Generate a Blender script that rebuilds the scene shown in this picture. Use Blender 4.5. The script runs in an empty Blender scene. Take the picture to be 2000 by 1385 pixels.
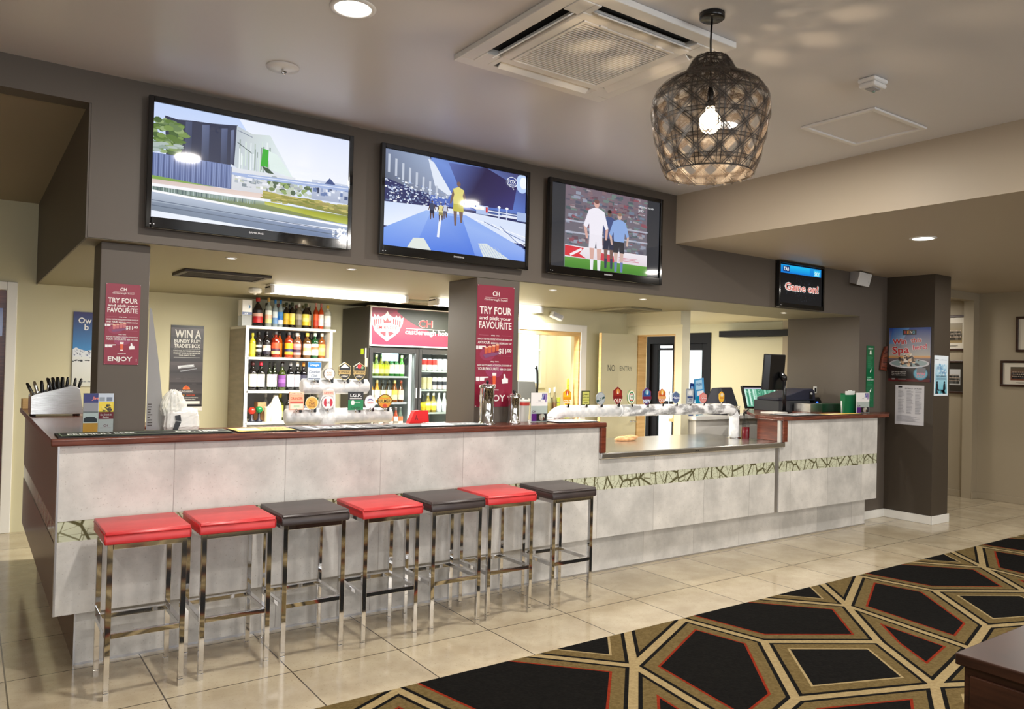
import bpy, bmesh, math, random
from mathutils import Matrix, Vector
random.seed(7)
PI = math.pi
SC = bpy.context.scene
COL = SC.collection

# ------------------------------------------------------------------ camera, world, light, exposure
cam = bpy.data.objects.new('camera', bpy.data.cameras.new('camera'))
COL.objects.link(cam)
cam.data.sensor_width = 36.0
cam.data.lens = 27.137
cam.data.clip_start = 0.05
yaw, pitch, roll = 0.61584577, 0.0141848, -0.02453244
fw = Vector((math.sin(yaw)*math.cos(pitch), math.cos(yaw)*math.cos(pitch), math.sin(pitch)))
rt0 = Vector((math.cos(yaw), -math.sin(yaw), 0))
dn0 = fw.cross(rt0)
rt = math.cos(roll)*rt0 + math.sin(roll)*dn0
dn = -math.sin(roll)*rt0 + math.cos(roll)*dn0
cm = Matrix((rt, -dn, -fw)).transposed().to_4x4()
cm.translation = (0, 0, 1.6)
cam.matrix_world = cm
SC.camera = cam

SC.view_settings.view_transform = 'Standard'
SC.view_settings.look = 'None'
SC.view_settings.exposure = 0.0
SC.view_settings.gamma = 1.0

wd = bpy.data.worlds.new('daylight'); SC.world = wd; wd.use_nodes = True
wd.node_tree.nodes['Background'].inputs[0].default_value = (0.92, 0.96, 1.0, 1)
wd.node_tree.nodes['Background'].inputs[1].default_value = 2.6

def area(name, loc, sx, sy, power, col=(1, 1, 1), rot=(0, 0, 0), shape='RECTANGLE', spread=None):
    l = bpy.data.lights.new(name, 'AREA'); l.shape = shape; l.size = sx
    if shape in ('RECTANGLE', 'ELLIPSE'): l.size_y = sy
    l.energy = power; l.color = col
    if spread: l.spread = spread
    o = bpy.data.objects.new(name, l); COL.objects.link(o); o.location = loc; o.rotation_euler = rot
    return o
WARM = (1.0, 0.94, 0.86)
# unseen fill lights added behind the photographer, standing in for window daylight
area('rear_fill_light', (-1.0, -4.7, 1.75), 4.5, 1.7, 75, (0.93, 0.96, 1.0), (PI/2, 0, 0))
area('rear_fill_light', (5.5, -4.7, 1.75), 5.0, 1.7, 75, (0.93, 0.96, 1.0), (PI/2, 0, 0))
# ceiling lamps of the main room (the row over the stools and the rows behind the camera)
for (x, y) in ((1.32, 3.115), (3.795, 3.146), (-1.15, 0.3), (1.32, 0.3), (3.795, 0.3), (-1.15, -2.4), (1.32, -2.4), (3.795, -2.4)):
    area('downlight_lamp', (x, y, 3.10), 0.16, 0.16, 40, WARM, (0, 0, 0), 'DISK')
for (x, y) in ((6.225, 3.143), (8.7, 3.143), (6.225, 0.3), (8.7, 0.3)):
    area('downlight_lamp', (x, y, 2.675), 0.16, 0.16, 24, WARM, (0, 0, 0), 'DISK')
for (x, y) in ((1.335, 4.939), (2.118, 4.90), (3.914, 4.973), (4.97, 4.999), (7.05, 5.004)):
    area('soffit_spot_lamp', (x, y, 2.215), 0.05, 0.05, 9, WARM, (0, 0, 0), 'DISK')

area('kitchen_fill', (5.5, 7.25, 2.45), 0.9, 0.3, 26, (1.0, 0.96, 0.90), (0, 0, 0))  # unseen fill added to brighten the kitchen behind the servery
area('lounge_fill', (7.4, 7.6, 2.25), 1.4, 1.4, 55, (1.0, 0.94, 0.82), (0, 0, 0))  # unseen fill added to brighten the lounge beyond the bar
area('batten_lamp', (2.70, 6.49, 2.15), 1.2, 0.12, 120, (1.0, 0.95, 0.84), (0, 0, 0))
area('batten_lamp', (4.28, 6.49, 2.15), 1.2, 0.12, 100, (1.0, 0.95, 0.84), (0, 0, 0))

# ------------------------------------------------------------------ colour and material helpers
def lin(c):
    c = c/255.0
    return c/12.92 if c <= 0.04045 else ((c+0.055)/1.055)**2.4
def S(r, g, b): return (lin(r), lin(g), lin(b), 1.0)
MATS = {}
def mat(name, col=None, rough=0.5, metal=0.0, emit=0.0, spec=0.5, coat=0.0):
    if name in MATS: return MATS[name]
    m = bpy.data.materials.new(name); m.use_nodes = True
    b = m.node_tree.nodes['Principled BSDF']
    b.inputs['Base Color'].default_value = col
    b.inputs['Roughness'].default_value = rough
    b.inputs['Metallic'].default_value = metal
    b.inputs['Specular IOR Level'].default_value = spec
    b.inputs['Coat Weight'].default_value = coat
    if emit:
        b.inputs['Emission Color'].default_value = col
        b.inputs['Emission Strength'].default_value = emit
    m.diffuse_color = col
    MATS[name] = m
    return m
def nodes(m):
    nt = m.node_tree
    return nt, nt.nodes, nt.links, nt.nodes['Principled BSDF']
def noisy(name, col, col2, scale=6.0, rough=0.5, bump=0.0, stretch=(1, 1, 1), detail=6, metal=0.0, lo=0.35, hi=0.65, spec=0.5):
    if name in MATS: return MATS[name]
    m = mat(name, col, rough, metal, spec=spec)
    nt, N, L, b = nodes(m)
    tc = N.new('ShaderNodeTexCoord'); mp = N.new('ShaderNodeMapping'); mp.inputs['Scale'].default_value = stretch
    nz = N.new('ShaderNodeTexNoise'); nz.inputs['Scale'].default_value = scale; nz.inputs['Detail'].default_value = detail
    cr = N.new('ShaderNodeValToRGB'); cr.color_ramp.elements[0].position = lo; cr.color_ramp.elements[1].position = hi
    cr.color_ramp.elements[0].color = col; cr.color_ramp.elements[1].color = col2
    L.new(tc.outputs['Object'], mp.inputs[0]); L.new(mp.outputs[0], nz.inputs['Vector'])
    L.new(nz.outputs['Fac'], cr.inputs[0]); L.new(cr.outputs[0], b.inputs['Base Color'])
    if bump:
        bp = N.new('ShaderNodeBump'); bp.inputs['Strength'].default_value = bump; bp.inputs['Distance'].default_value = 0.01
        L.new(nz.outputs['Fac'], bp.inputs['Height']); L.new(bp.outputs[0], b.inputs['Normal'])
    return m
def tiled(name, col, col2, grout, w, h, off, axes='XY', rough=0.25, mortar=0.004, speck=(0.6, 0.55, 0.45, 1), spec=0.5, pits=True):
    """large format tiles: grid of grout lines, cloudy mottling, darker pits"""
    m = mat(name, col, rough, spec=spec)
    nt, N, L, b = nodes(m)
    tc = N.new('ShaderNodeTexCoord')
    sep = N.new('ShaderNodeSeparateXYZ'); com = N.new('ShaderNodeCombineXYZ')
    L.new(tc.outputs['Object'], sep.inputs[0])
    L.new(sep.outputs['XYZ'.index(axes[0])], com.inputs[0]); L.new(sep.outputs['XYZ'.index(axes[1])], com.inputs[1])
    mp = N.new('ShaderNodeMapping'); mp.inputs['Location'].default_value = (-off[0], -off[1], 0)
    L.new(com.outputs[0], mp.inputs[0])
    br = N.new('ShaderNodeTexBrick'); br.offset = 0.0; br.squash = 1.0
    br.inputs['Scale'].default_value = 1.0; br.inputs['Brick Width'].default_value = w; br.inputs['Row Height'].default_value = h
    br.inputs['Mortar Size'].default_value = mortar; br.inputs['Mortar Smooth'].default_value = 0.0; br.inputs['Bias'].default_value = 0.0
    br.inputs['Color1'].default_value = (0.90, 0.90, 0.90, 1); br.inputs['Color2'].default_value = (1.06, 1.05, 1.04, 1)
    br.inputs['Mortar'].default_value = (1, 1, 1, 1)
    L.new(mp.outputs[0], br.inputs['Vector'])
    n1 = N.new('ShaderNodeTexNoise'); n1.inputs['Scale'].default_value = 3.2; n1.inputs['Detail'].default_value = 8; n1.inputs['Roughness'].default_value = 0.62
    L.new(tc.outputs['Object'], n1.inputs['Vector'])
    cr = N.new('ShaderNodeValToRGB'); cr.color_ramp.elements[0].position = 0.36; cr.color_ramp.elements[1].position = 0.64
    cr.color_ramp.elements[0].color = col; cr.color_ramp.elements[1].color = col2
    L.new(n1.outputs['Fac'], cr.inputs[0])
    mu = N.new('ShaderNodeMix'); mu.data_type = 'RGBA'; mu.blend_type = 'MULTIPLY'; mu.inputs[0].default_value = 1.0
    L.new(cr.outputs[0], mu.inputs[6]); L.new(br.outputs['Color'], mu.inputs[7])
    last = mu.outputs[2]
    if pits:
        n2 = N.new('ShaderNodeTexNoise'); n2.inputs['Scale'].default_value = 95; n2.inputs['Detail'].default_value = 2
        L.new(tc.outputs['Object'], n2.inputs['Vector'])
        c2 = N.new('ShaderNodeValToRGB'); c2.color_ramp.elements[0].position = 0.64; c2.color_ramp.elements[1].position = 0.70
        c2.color_ramp.elements[0].color = (0, 0, 0, 1); c2.color_ramp.elements[1].color = (0.55, 0.55, 0.55, 1)
        L.new(n2.outputs['Fac'], c2.inputs[0])
        m2 = N.new('ShaderNodeMix'); m2.data_type = 'RGBA'; m2.inputs[7].default_value = speck
        L.new(c2.outputs[0], m2.inputs[0]); L.new(last, m2.inputs[6]); last = m2.outputs[2]
    m3 = N.new('ShaderNodeMix'); m3.data_type = 'RGBA'; m3.inputs[7].default_value = grout
    L.new(br.outputs['Fac'], m3.inputs[0]); L.new(last, m3.inputs[6])
    L.new(m3.outputs[2], b.inputs['Base Color'])
    n3 = N.new('ShaderNodeMapRange'); n3.inputs[3].default_value = rough*0.75; n3.inputs[4].default_value = rough*1.3
    L.new(n1.outputs['Fac'], n3.inputs[0]); L.new(n3.outputs[0], b.inputs['Roughness'])
    return m
def leafy(name):
    """printed leaf-vein glass mosaic: pale green panes with slanted dark stems and fine veins"""
    m = mat(name, S(200, 205, 180), 0.12, spec=0.6)
    nt, N, L, b = nodes(m)
    tc = N.new('ShaderNodeTexCoord'); sp = N.new('ShaderNodeSeparateXYZ'); L.new(tc.outputs['Object'], sp.inputs[0])
    ad = N.new('ShaderNodeMath'); ad.operation = 'ADD'; L.new(sp.outputs[0], ad.inputs[0]); L.new(sp.outputs[1], ad.inputs[1])
    cb_ = N.new('ShaderNodeCombineXYZ'); L.new(ad.outputs[0], cb_.inputs[0]); L.new(sp.outputs[2], cb_.inputs[1])
    def lines(scale, width, st, rot=0.0, off=0.0):
        mp = N.new('ShaderNodeMapping'); mp.inputs['Scale'].default_value = st; mp.inputs['Rotation'].default_value = (0, 0, rot); mp.inputs['Location'].default_value = (off, off, 0)
        L.new(cb_.outputs[0], mp.inputs[0])
        v = N.new('ShaderNodeTexVoronoi'); v.voronoi_dimensions = '2D'; v.feature = 'DISTANCE_TO_EDGE'; v.inputs['Scale'].default_value = scale; v.inputs['Randomness'].default_value = 1.0
        L.new(mp.outputs[0], v.inputs['Vector'])
        c = N.new('ShaderNodeValToRGB'); c.color_ramp.elements[0].position = width; c.color_ramp.elements[1].position = width*2.0
        c.color_ramp.elements[0].color = (1, 1, 1, 1); c.color_ramp.elements[1].color = (0, 0, 0, 1)
        L.new(v.outputs['Distance'], c.inputs[0]); return c.outputs[0]
    a = lines(8.0, 0.035, (1.0, 0.75, 1), 0.5); d = lines(17.0, 0.018, (0.6, 1.5, 1), -0.7, 3.0); e = lines(11.0, 0.02, (1.3, 0.6, 1), 0.9, 7.0)
    cur = S(206, 209, 184)
    for f, c in ((d, S(158, 158, 130)), (e, S(128, 126, 98)), (a, S(92, 88, 60))):
        x = N.new('ShaderNodeMix'); x.data_type = 'RGBA'; x.inputs[7].default_value = c
        if isinstance(cur, tuple): x.inputs[6].default_value = cur
        else: L.new(cur, x.inputs[6])
        L.new(f, x.inputs[0]); cur = x.outputs[2]
    L.new(cur, b.inputs['Base Color'])
    return m
def attr_mat(name, emit=0.0, rough=0.5, base=True):
    m = mat(name, (0.01, 0.01, 0.01, 1), rough)
    nt, N, L, b = nodes(m)
    a = N.new('ShaderNodeAttribute'); a.attribute_name = 'Col'
    if base: L.new(a.outputs['Color'], b.inputs['Base Color'])
    if emit:
        L.new(a.outputs['Color'], b.inputs['Emission Color']); b.inputs['Emission Strength'].default_value = emit
    return m
def glassy(name, tint, mix=0.85, rough=0.03, body=None):
    """thin clear sheet: mostly transparent, a little glossy"""
    if name in MATS: return MATS[name]
    m = bpy.data.materials.new(name); m.use_nodes = True
    nt = m.node_tree; N = nt.nodes; L = nt.links; N.clear()
    o = N.new('ShaderNodeOutputMaterial'); t = N.new('ShaderNodeBsdfTransparent'); t.inputs[0].default_value = tint
    g = N.new('ShaderNodeBsdfPrincipled'); g.inputs['Base Color'].default_value = body or tint; g.inputs['Roughness'].default_value = rough
    x = N.new('ShaderNodeMixShader'); x.inputs[0].default_value = mix
    L.new(g.outputs[0], x.inputs[1]); L.new(t.outputs[0], x.inputs[2]); L.new(x.outputs[0], o.inputs[0])
    MATS[name] = m; return m

M_CEIL = mat('ceiling_paint', S(219, 217, 218), 0.33, spec=0.5)
M_LOWCEIL = mat('ceiling_paint_dimmed', S(186, 173, 153), 0.45, spec=0.3)  # ceiling tone copied darker to hold down lamp light on the step face
M_FRAMEBLACK = mat('black_door_paint', S(15, 13, 14), 0.55, spec=0.2)
M_TAUPE = mat('taupe_paint', S(91, 82, 73), 0.55)
M_DARKTAUPE = mat('dark_brown_paint', S(56, 46, 36), 0.5)
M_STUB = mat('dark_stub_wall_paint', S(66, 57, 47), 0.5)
M_OLIVE = mat('olive_soffit_paint', S(140, 133, 108), 0.55)
M_CREAM = mat('cream_paint', S(206, 200, 168), 0.6)
M_PALECREAM = mat('pale_cream_paint', S(224, 217, 188), 0.55)
M_HALL = mat('beige_hall_paint', S(160, 147, 124), 0.6)
M_WHITE = mat('white_gloss_paint', S(232, 230, 224), 0.4)
M_PLASTIC = mat('white_plastic', S(235, 234, 232), 0.35)
M_GREYPLASTIC = mat('grey_plastic', S(176, 176, 180), 0.4)
M_CHROME = mat('chrome', (0.78, 0.78, 0.79, 1), 0.06, 1.0)
M_STEEL = noisy('brushed_steel', S(206, 205, 202), S(222, 221, 218), 14, 0.26, 0.02, (1, 14, 14), 3, 1.0)
M_ALU = mat('aluminium_trim', S(205, 205, 208), 0.3, 0.9)
M_WOOD = noisy('red_brown_wood', S(92, 40, 26), S(124, 62, 42), 5, 0.28, 0.0, (1.2, 1.2, 14), 5)
M_WOODTOP = noisy('red_brown_wood_top', S(84, 42, 32), S(118, 66, 50), 5, 0.22, 0.0, (1.2, 14, 14), 5)
M_DARKWOOD = noisy('dark_wood', S(40, 22, 15), S(62, 36, 24), 4, 0.35, 0.0, (1, 1, 12), 5)
M_ENDPANEL = noisy('brown_laminate', S(96, 76, 62), S(112, 90, 74), 3, 0.25, 0.0, (1, 1, 10), 3)
M_PINE = noisy('honey_pine', S(206, 166, 106), S(222, 186, 128), 4, 0.4, 0.0, (1, 1, 10), 4)
M_BLACK = mat('black_plastic', S(16, 16, 18), 0.25)
M_GLOSSBLACK = mat('gloss_black', S(8, 8, 10), 0.08, coat=0.5)
M_RUBBER = mat('black_rubber', S(22, 22, 22), 0.6)
M_NAVY = mat('navy_plastic', S(34, 36, 54), 0.4)
M_RED = noisy('red_vinyl', S(190, 40, 44), S(206, 52, 54), 9, 0.36, 0.02)
M_BROWNV = noisy('dark_brown_vinyl', S(50, 40, 40), S(60, 50, 48), 9, 0.36, 0.02)
M_FROST = noisy('frosted_ice', S(222, 224, 226), S(248, 248, 248), 24, 0.4, 0.5, (1, 1, 1), 8)
M_FROSTGREY = noisy('patchy_ice', S(150, 150, 150), S(250, 250, 250), 16, 0.25, 0.7, (0.6, 1, 1), 8, lo=0.42, hi=0.58)
M_TILE = tiled('floor_tile', S(178, 164, 138), S(200, 188, 162), S(80, 70, 56), 0.605, 0.605, (0.8075, 3.88), 'XY', 0.13, 0.0035, S(140, 124, 98), 0.6)
M_FASCIA = tiled('concrete_tile', S(190, 188, 184), S(224, 221, 216), S(158, 154, 149), 0.608, 3.0, (0.543, -1.0), 'XZ', 0.42, 0.0018, S(158, 150, 142), 0.4)
M_LEAF = leafy('leaf_mosaic_glass')
M_PRINT = attr_mat('printed_sheet', 0, 0.32)
M_MATTE = attr_mat('printed_matte', 0, 0.75)
M_DULLSCREEN = attr_mat('matte_screen_picture', 1.0, 0.5, False)
M_DULLSCREEN.node_tree.nodes['Principled BSDF'].inputs['Specular IOR Level'].default_value = 0.1
M_SCREEN = attr_mat('screen_picture', 1.0, 0.05, False)
M_GLASS = glassy('clear_glass', (0.93, 0.97, 0.96, 1), 0.90, 0.02, (0.01, 0.012, 0.012, 1))
M_THINGLASS = glassy('thin_bottle_glass', (0.97, 0.98, 0.98, 1), 0.84, 0.05, (0.01, 0.012, 0.012, 1))
M_LAMP = mat('lamp_diffuser', (1.0, 0.95, 0.86, 1), 0.5, emit=9.0)
M_TUBE = mat('tube_diffuser', (1.0, 0.97, 0.90, 1), 0.5, emit=6.5)
M_BULB = mat('bulb_glass', (1.0, 0.80, 0.55, 1), 0.3, emit=26.0)
def flat(r, g, b, rough=0.45):
    return mat('paint_%d_%d_%d_%d' % (r, g, b, int(rough*100)), S(r, g, b), rough)

# ------------------------------------------------------------------ object helpers
def tag(o, label=None, cat=None, group=None, kind=None):
    if label: o['label'] = label
    if cat: o['category'] = cat
    if group: o['group'] = group
    if kind: o['kind'] = kind
    return o
def thing(name, label, cat, loc=(0, 0, 0), rz=0.0, group=None):
    o = bpy.data.objects.new(name, None); COL.objects.link(o)
    o.location = loc; o.rotation_euler = (0, 0, rz); o.empty_display_size = 0.05
    return tag(o, label, cat, group)
class B:
    """collects shapes in one bmesh; material slot per face"""
    def __init__(s, *mats): s.bm = bmesh.new(); s.mats = list(mats); s.mi = 0; s.sm = set()
    def use(s, m):
        if m not in s.mats: s.mats.append(m)
        s.mi = s.mats.index(m); return s
    def face(s, vs, smooth=False):
        try: f = s.bm.faces.new(vs)
        except ValueError: return None
        f.material_index = s.mi; f.smooth = smooth; return f
    def poly(s, pts): return s.face([s.bm.verts.new(p) for p in pts])
    def box(s, x0, x1, y0, y1, z0, z1, mtx=None):
        c = [(x, y, z) for x in (x0, x1) for y in (y0, y1) for z in (z0, z1)]
        if mtx: c = [mtx @ Vector(p) for p in c]
        v = [s.bm.verts.new(p) for p in c]
        for q in ((0, 1, 3, 2), (4, 6, 7, 5), (0, 4, 5, 1), (2, 3, 7, 6), (0, 2, 6, 4), (1, 5, 7, 3)): s.face([v[i] for i in q])
        return s
    def prism(s, pts, d, axis='Y', mtx=None):
        """polygon (2D) extruded d=(a,b) along axis; 2D coords are the two other axes in XYZ order"""
        def p3(p, t):
            q = {'X': (t, p[0], p[1]), 'Y': (p[0], t, p[1]), 'Z': (p[0], p[1], t)}[axis]
            return mtx @ Vector(q) if mtx else q
        a = [s.bm.verts.new(p3(p, d[0])) for p in pts]; b = [s.bm.verts.new(p3(p, d[1])) for p in pts]
        s.face(a); s.face(b[::-1]); n = len(pts)
        for i in range(n): s.face([a[i], b[i], b[(i+1) % n], a[(i+1) % n]])
        return s
    def lathe(s, prof, seg=16, c=(0, 0, 0), cap=True, mtx=None, smooth=True):
        rings = []
        for (r, z) in prof:
            ring = []
            for k in range(seg):
                a = 2*PI*k/seg; p = Vector((c[0]+r*math.cos(a), c[1]+r*math.sin(a), c[2]+z))
                ring.append(s.bm.verts.new(mtx @ p if mtx else p))
            rings.append(ring)
        for i in range(len(rings)-1):
            for k in range(seg): s.face([rings[i][k], rings[i][(k+1) % seg], rings[i+1][(k+1) % seg], rings[i+1][k]], smooth)
        if cap:
            if prof[0][0] > 1e-6: s.face(rings[0][::-1])
            if prof[-1][0] > 1e-6: s.face(rings[-1])
        return s
    def tube(s, pts, r, seg=10, cap=True, smooth=True):
        pts = [Vector(p) for p in pts]; rr = r if isinstance(r, (list, tuple)) else [r]*len(pts)
        rings = []; up = None
        for i, p in enumerate(pts):
            d = (pts[min(i+1, len(pts)-1)]-pts[max(i-1, 0)]).normalized()
            if up is None: up = Vector((0, 0, 1)) if abs(d.z) < 0.9 else Vector((0, 1, 0))
            a = d.cross(up)
            if a.length < 1e-4: a = d.cross(Vector((1, 0, 0)))
            a.normalize(); b = a.cross(d).normalized(); up = b
            rings.append([s.bm.verts.new(p+rr[i]*(math.cos(2*PI*k/seg)*a+math.sin(2*PI*k/seg)*b)) for k in range(seg)])
        for i in range(len(rings)-1):
            for k in range(seg): s.face([rings[i][k], rings[i][(k+1) % seg], rings[i+1][(k+1) % seg], rings[i+1][k]], smooth)
        if cap: s.face(rings[0][::-1]); s.face(rings[-1])
        return s
    def build(s, name, parent=None, loc=None, bevel=0.0, seg=2, mod=None):
        bmesh.ops.recalc_face_normals(s.bm, faces=s.bm.faces[:])
        me = bpy.data.meshes.new(name); s.bm.to_mesh(me); s.bm.free()
        for m in s.mats: me.materials.append(m)
        o = bpy.data.objects.new(name, me); COL.objects.link(o)
        if parent: o.parent = parent
        if loc: o.location = loc
        if bevel:
            b = o.modifiers.new('bevel', 'BEVEL'); b.width = bevel; b.segments = seg; b.limit_method = 'ANGLE'; b.angle_limit = 0.6
        return o
def box(name, m, x0, x1, y0, y1, z0, z1, parent=None, bevel=0.0):
    return B(m).box(x0, x1, y0, y1, z0, z1).build(name, parent, bevel=bevel)
def struct(o, label, cat): return tag(o, label, cat, kind='structure')

TXT = {}
def text_mesh(s, bold, shear):
    k = (s, bold, shear)
    if k not in TXT:
        c = bpy.data.curves.new('lettering', 'FONT'); c.body = s; c.size = 1.0; c.resolution_u = 2
        c.offset = 0.022 if bold else 0.0; c.shear = shear; c.fill_mode = 'FRONT'
        o = bpy.data.objects.new('lettering', c)
        me = bpy.data.meshes.new_from_object(o)
        vs = [(v.co.x, v.co.y) for v in me.vertices]; fs = [tuple(p.vertices) for p in me.polygons]
        bpy.data.objects.remove(o); bpy.data.curves.remove(c); bpy.data.meshes.remove(me)
        TXT[k] = (vs, fs)
    return TXT[k]
class Art:
    """flat printed or shown picture, w x h metres; u right 0..1, v DOWN 0..1; faces -Y"""
    def __init__(s, w, h, back=None, thick=0.0, dz=0.00018):
        s.w, s.h, s.dz = w, h, dz; s.bm = bmesh.new(); s.cl = s.bm.loops.layers.float_color.new('Col'); s.n = 0; s.thick = thick
        if back:
            s.rect(0, 0, 1, 1, back)
            if thick:
                c = S(*back)
                for q in (((0, 0), (1, 0)), ((1, 0), (1, 1)), ((1, 1), (0, 1)), ((0, 1), (0, 0))):
                    a, b = [((u*w), (1-v)*h) for u, v in q]
                    s._f([(a[0], 0, a[1]), (a[0], thick, a[1]), (b[0], thick, b[1]), (b[0], 0, b[1])], [c]*4)
                s._f([(0, thick, 0), (0, thick, h), (w, thick, h), (w, thick, 0)], [c]*4)
    def _f(s, pts, cols):
        vs = [s.bm.verts.new(p) for p in pts]
        try: f = s.bm.faces.new(vs)
        except ValueError: return
        for l, c in zip(f.loops, cols): l[s.cl] = c
    def up(s): s.n += 1; return s
    def poly(s, uv, col, cols=None):
        s.n += 1; y = -s.n*s.dz
        P = list(zip(uv, [S(*c) for c in cols] if cols else [S(*col)]*len(uv)))
        if any(q < 0 or q > 1 for p_ in uv for q in p_):      # keep the print inside its sheet
            for ax, lim, sg in ((0, 0, 1), (0, 1, -1), (1, 0, 1), (1, 1, -1)):
                out = []
                for i in range(len(P)):
                    (pa, ca), (pb, cb_) = P[i], P[(i+1) % len(P)]; fa, fb = (pa[ax]-lim)*sg, (pb[ax]-lim)*sg
                    if fa >= 0: out.append((pa, ca))
                    if (fa >= 0) != (fb >= 0):
                        t_ = fa/(fa-fb); out.append((tuple(pa[j]+t_*(pb[j]-pa[j]) for j in (0, 1)), tuple(ca[j]+t_*(cb_[j]-ca[j]) for j in range(4))))
                P = out
                if len(P) < 3: return s
        s._f([(u*s.w, y, (1-v)*s.h) for (u, v), _ in P], [c for _, c in P]); return s
    def rect(s, u0, v0, u1, v1, col, col2=None, horiz=False):
        if col2: cols = [col, col2, col2, col] if horiz else [col, col, col2, col2]
        else: cols = None
        return s.poly([(u0, v0), (u1, v0), (u1, v1), (u0, v1)], col, cols)
    def ell(s, u, v, ru, rv, col, n=20, a0=0, a1=2*PI):
        return s.poly([(u+ru*math.cos(a0+(a1-a0)*k/n), v+rv*math.sin(a0+(a1-a0)*k/n)) for k in range(n)], col)
    def line(s, u0, v0, u1, v1, t, col):
        x0, y0, x1, y1 = u0*s.w, v0*s.h, u1*s.w, v1*s.h; d = math.hypot(x1-x0, y1-y0) or 1; nx, ny = -(y1-y0)/d*t/2, (x1-x0)/d*t/2
        return s.poly([((x0+nx)/s.w, (y0+ny)/s.h), ((x1+nx)/s.w, (y1+ny)/s.h), ((x1-nx)/s.w, (y1-ny)/s.h), ((x0-nx)/s.w, (y0-ny)/s.h)], col)
    def text(s, t, u, v, h, col, w=None, align='C', bold=True, shear=0.0, rot=0.0, wmax=None):
        """u = centre (or left), v = baseline, h = cap height (fraction of sheet height), w = width (fraction)"""
        vs, fs = text_mesh(t, bold, shear)
        if not vs: return s
        s.n += 1; y = -s.n*s.dz
        x0 = min(p[0] for p in vs); x1 = max(p[0] for p in vs); k = h*s.h/0.73
        kx = (w*s.w)/(x1-x0) if w else k
        ox = -(x0+x1)/2 if align == 'C' else -x0
        c = S(*col); ca, sa = math.cos(rot), math.sin(rot)
        vv = []
        for (a, b) in vs:
            X, Z = (a+ox)*kx, b*k
            vv.append(s.bm.verts.new((u*s.w+X*ca-Z*sa, y, (1-v)*s.h+X*sa+Z*ca)))
        for f in fs:
            try: g = s.bm.faces.new([vv[i] for i in f])
            except ValueError: continue
            for l in g.loops: l[s.cl] = c
        return s
    def build(s, name, m, parent=None, loc=(0, 0, 0), rot=(0, 0, 0)):
        k = min(1.0, (0.010 if s.w > .65 else 0.004)/max(1e-9, s.n*s.dz))
        for v in s.bm.verts:
            if v.co.y < 0: v.co.y *= k
        bmesh.ops.delete(s.bm, geom=[v for v in s.bm.verts if not v.link_faces], context='VERTS')
        for f in s.bm.faces:
            f.normal_update()
            if abs(f.normal.y) > 0.5 and f.normal.y > 0 and f.calc_center_median().y <= 0: f.normal_flip()
        me = bpy.data.meshes.new(name); s.bm.to_mesh(me); s.bm.free(); me.materials.append(m)
        o = bpy.data.objects.new(name, me); COL.objects.link(o); o.parent = parent; o.location = loc; o.rotation_euler = rot
        return o
FACE_X = (0, 0, -PI/2)      # sheet facing -X
LIE = (-PI/2, 0, 0)         # sheet lying flat, reading from the front
def copy_tree(o, parent=None):
    c = o.copy(); COL.objects.link(c)
    if parent: c.parent = parent
    for ch in list(o.children): copy_tree(ch, c)
    return c

# ------------------------------------------------------------------ the setting
struct(box('floor', M_TILE, -4, 14, -5.0, 11, -0.06, 0), 'polished beige stone tile floor in front of the bar', 'floor')
struct(box('ceiling', M_CEIL, -4, 5.045, -5.0, 4.95, 3.125, 3.25), 'smooth off-white main ceiling with the big air conditioner', 'ceiling')
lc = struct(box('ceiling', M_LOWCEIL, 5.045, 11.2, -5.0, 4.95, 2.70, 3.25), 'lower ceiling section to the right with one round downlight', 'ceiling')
struct(box('wall_bulkhead', M_TAUPE, 0.515, 7.96, 4.69, 5.59, 2.233, 3.125), 'taupe bulkhead wall over the bar that carries the screens', 'wall')
B0 = B(M_OLIVE); B0.box(0.515, 4.70, 5.59, 8.2, 2.233, 2.5); B0.box(4.70, 6.32, 5.59, 6.57, 2.233, 2.5)
struct(B0.build('ceiling'), 'low olive soffit over the serving area behind the bar', 'ceiling')
# underside of the bulkhead is painted like the soffit
struct(box('ceiling', M_OLIVE, 0.515, 7.96, 4.70, 5.59, 2.229, 2.2325), 'strip of low soffit just behind the bulkhead face', 'ceiling')
struct(box('wall_bulkhead_side', M_TAUPE, 0.505, 0.515, 4.694, 8.2, 2.229, 3.1), 'left side of the bulkhead beside the passage', 'wall')
struct(box('wall_passage_beam', M_TAUPE, -4, 0.515, 4.69, 4.83, 2.953, 3.125), 'taupe beam over the passage on the left', 'wall')
struct(box('ceiling', M_HALL, -4, 0.505, 4.83, 8.2, 2.96, 3.1), 'beige ceiling of the passage at the left edge', 'ceiling')
B0 = B(M_CREAM); B0.box(0.365, 4.75, 8.2, 8.35, 0, 3.1); B0.box(-4, 0.365, 8.2, 8.35, 2.235, 3.1); B0.box(-4, -0.75, 8.2, 8.35, 0, 2.235)
struct(B0.build('wall_rear'), 'cream back wall behind the bottle shelves', 'wall')
struct(box('wall_return', M_CREAM, 4.70, 4.80, 6.72, 8.2, 0, 2.6), 'cream return wall beside the drinks fridge', 'wall')
B0 = B(M_CREAM); B0.box(4.70, 4.72, 6.57, 6.72, 0, 2.6); B0.box(5.57, 6.30, 6.57, 6.72, 0, 2.6); B0.box(4.72, 5.57, 6.57, 6.72, 1.985, 2.6); B0.box(4.72, 5.57, 6.57, 6.72, 0, 1.0)
struct(B0.build('wall_servery'), 'cream wall with the servery window', 'wall')
B0 = B(M_PALECREAM); B0.box(6.30, 6.42, 6.41, 6.72, 0, 2.6); B0.box(6.30, 6.42, 5.73, 5.83, 0, 2.6); B0.box(6.30, 6.42, 5.83, 6.41, 1.985, 2.6); B0.box(6.27, 6.30, 5.73, 6.57, 2.085, 2.233)
struct(B0.build('wall_doorway'), 'pale cream wall with the staff doorway and its post', 'wall')
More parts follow.
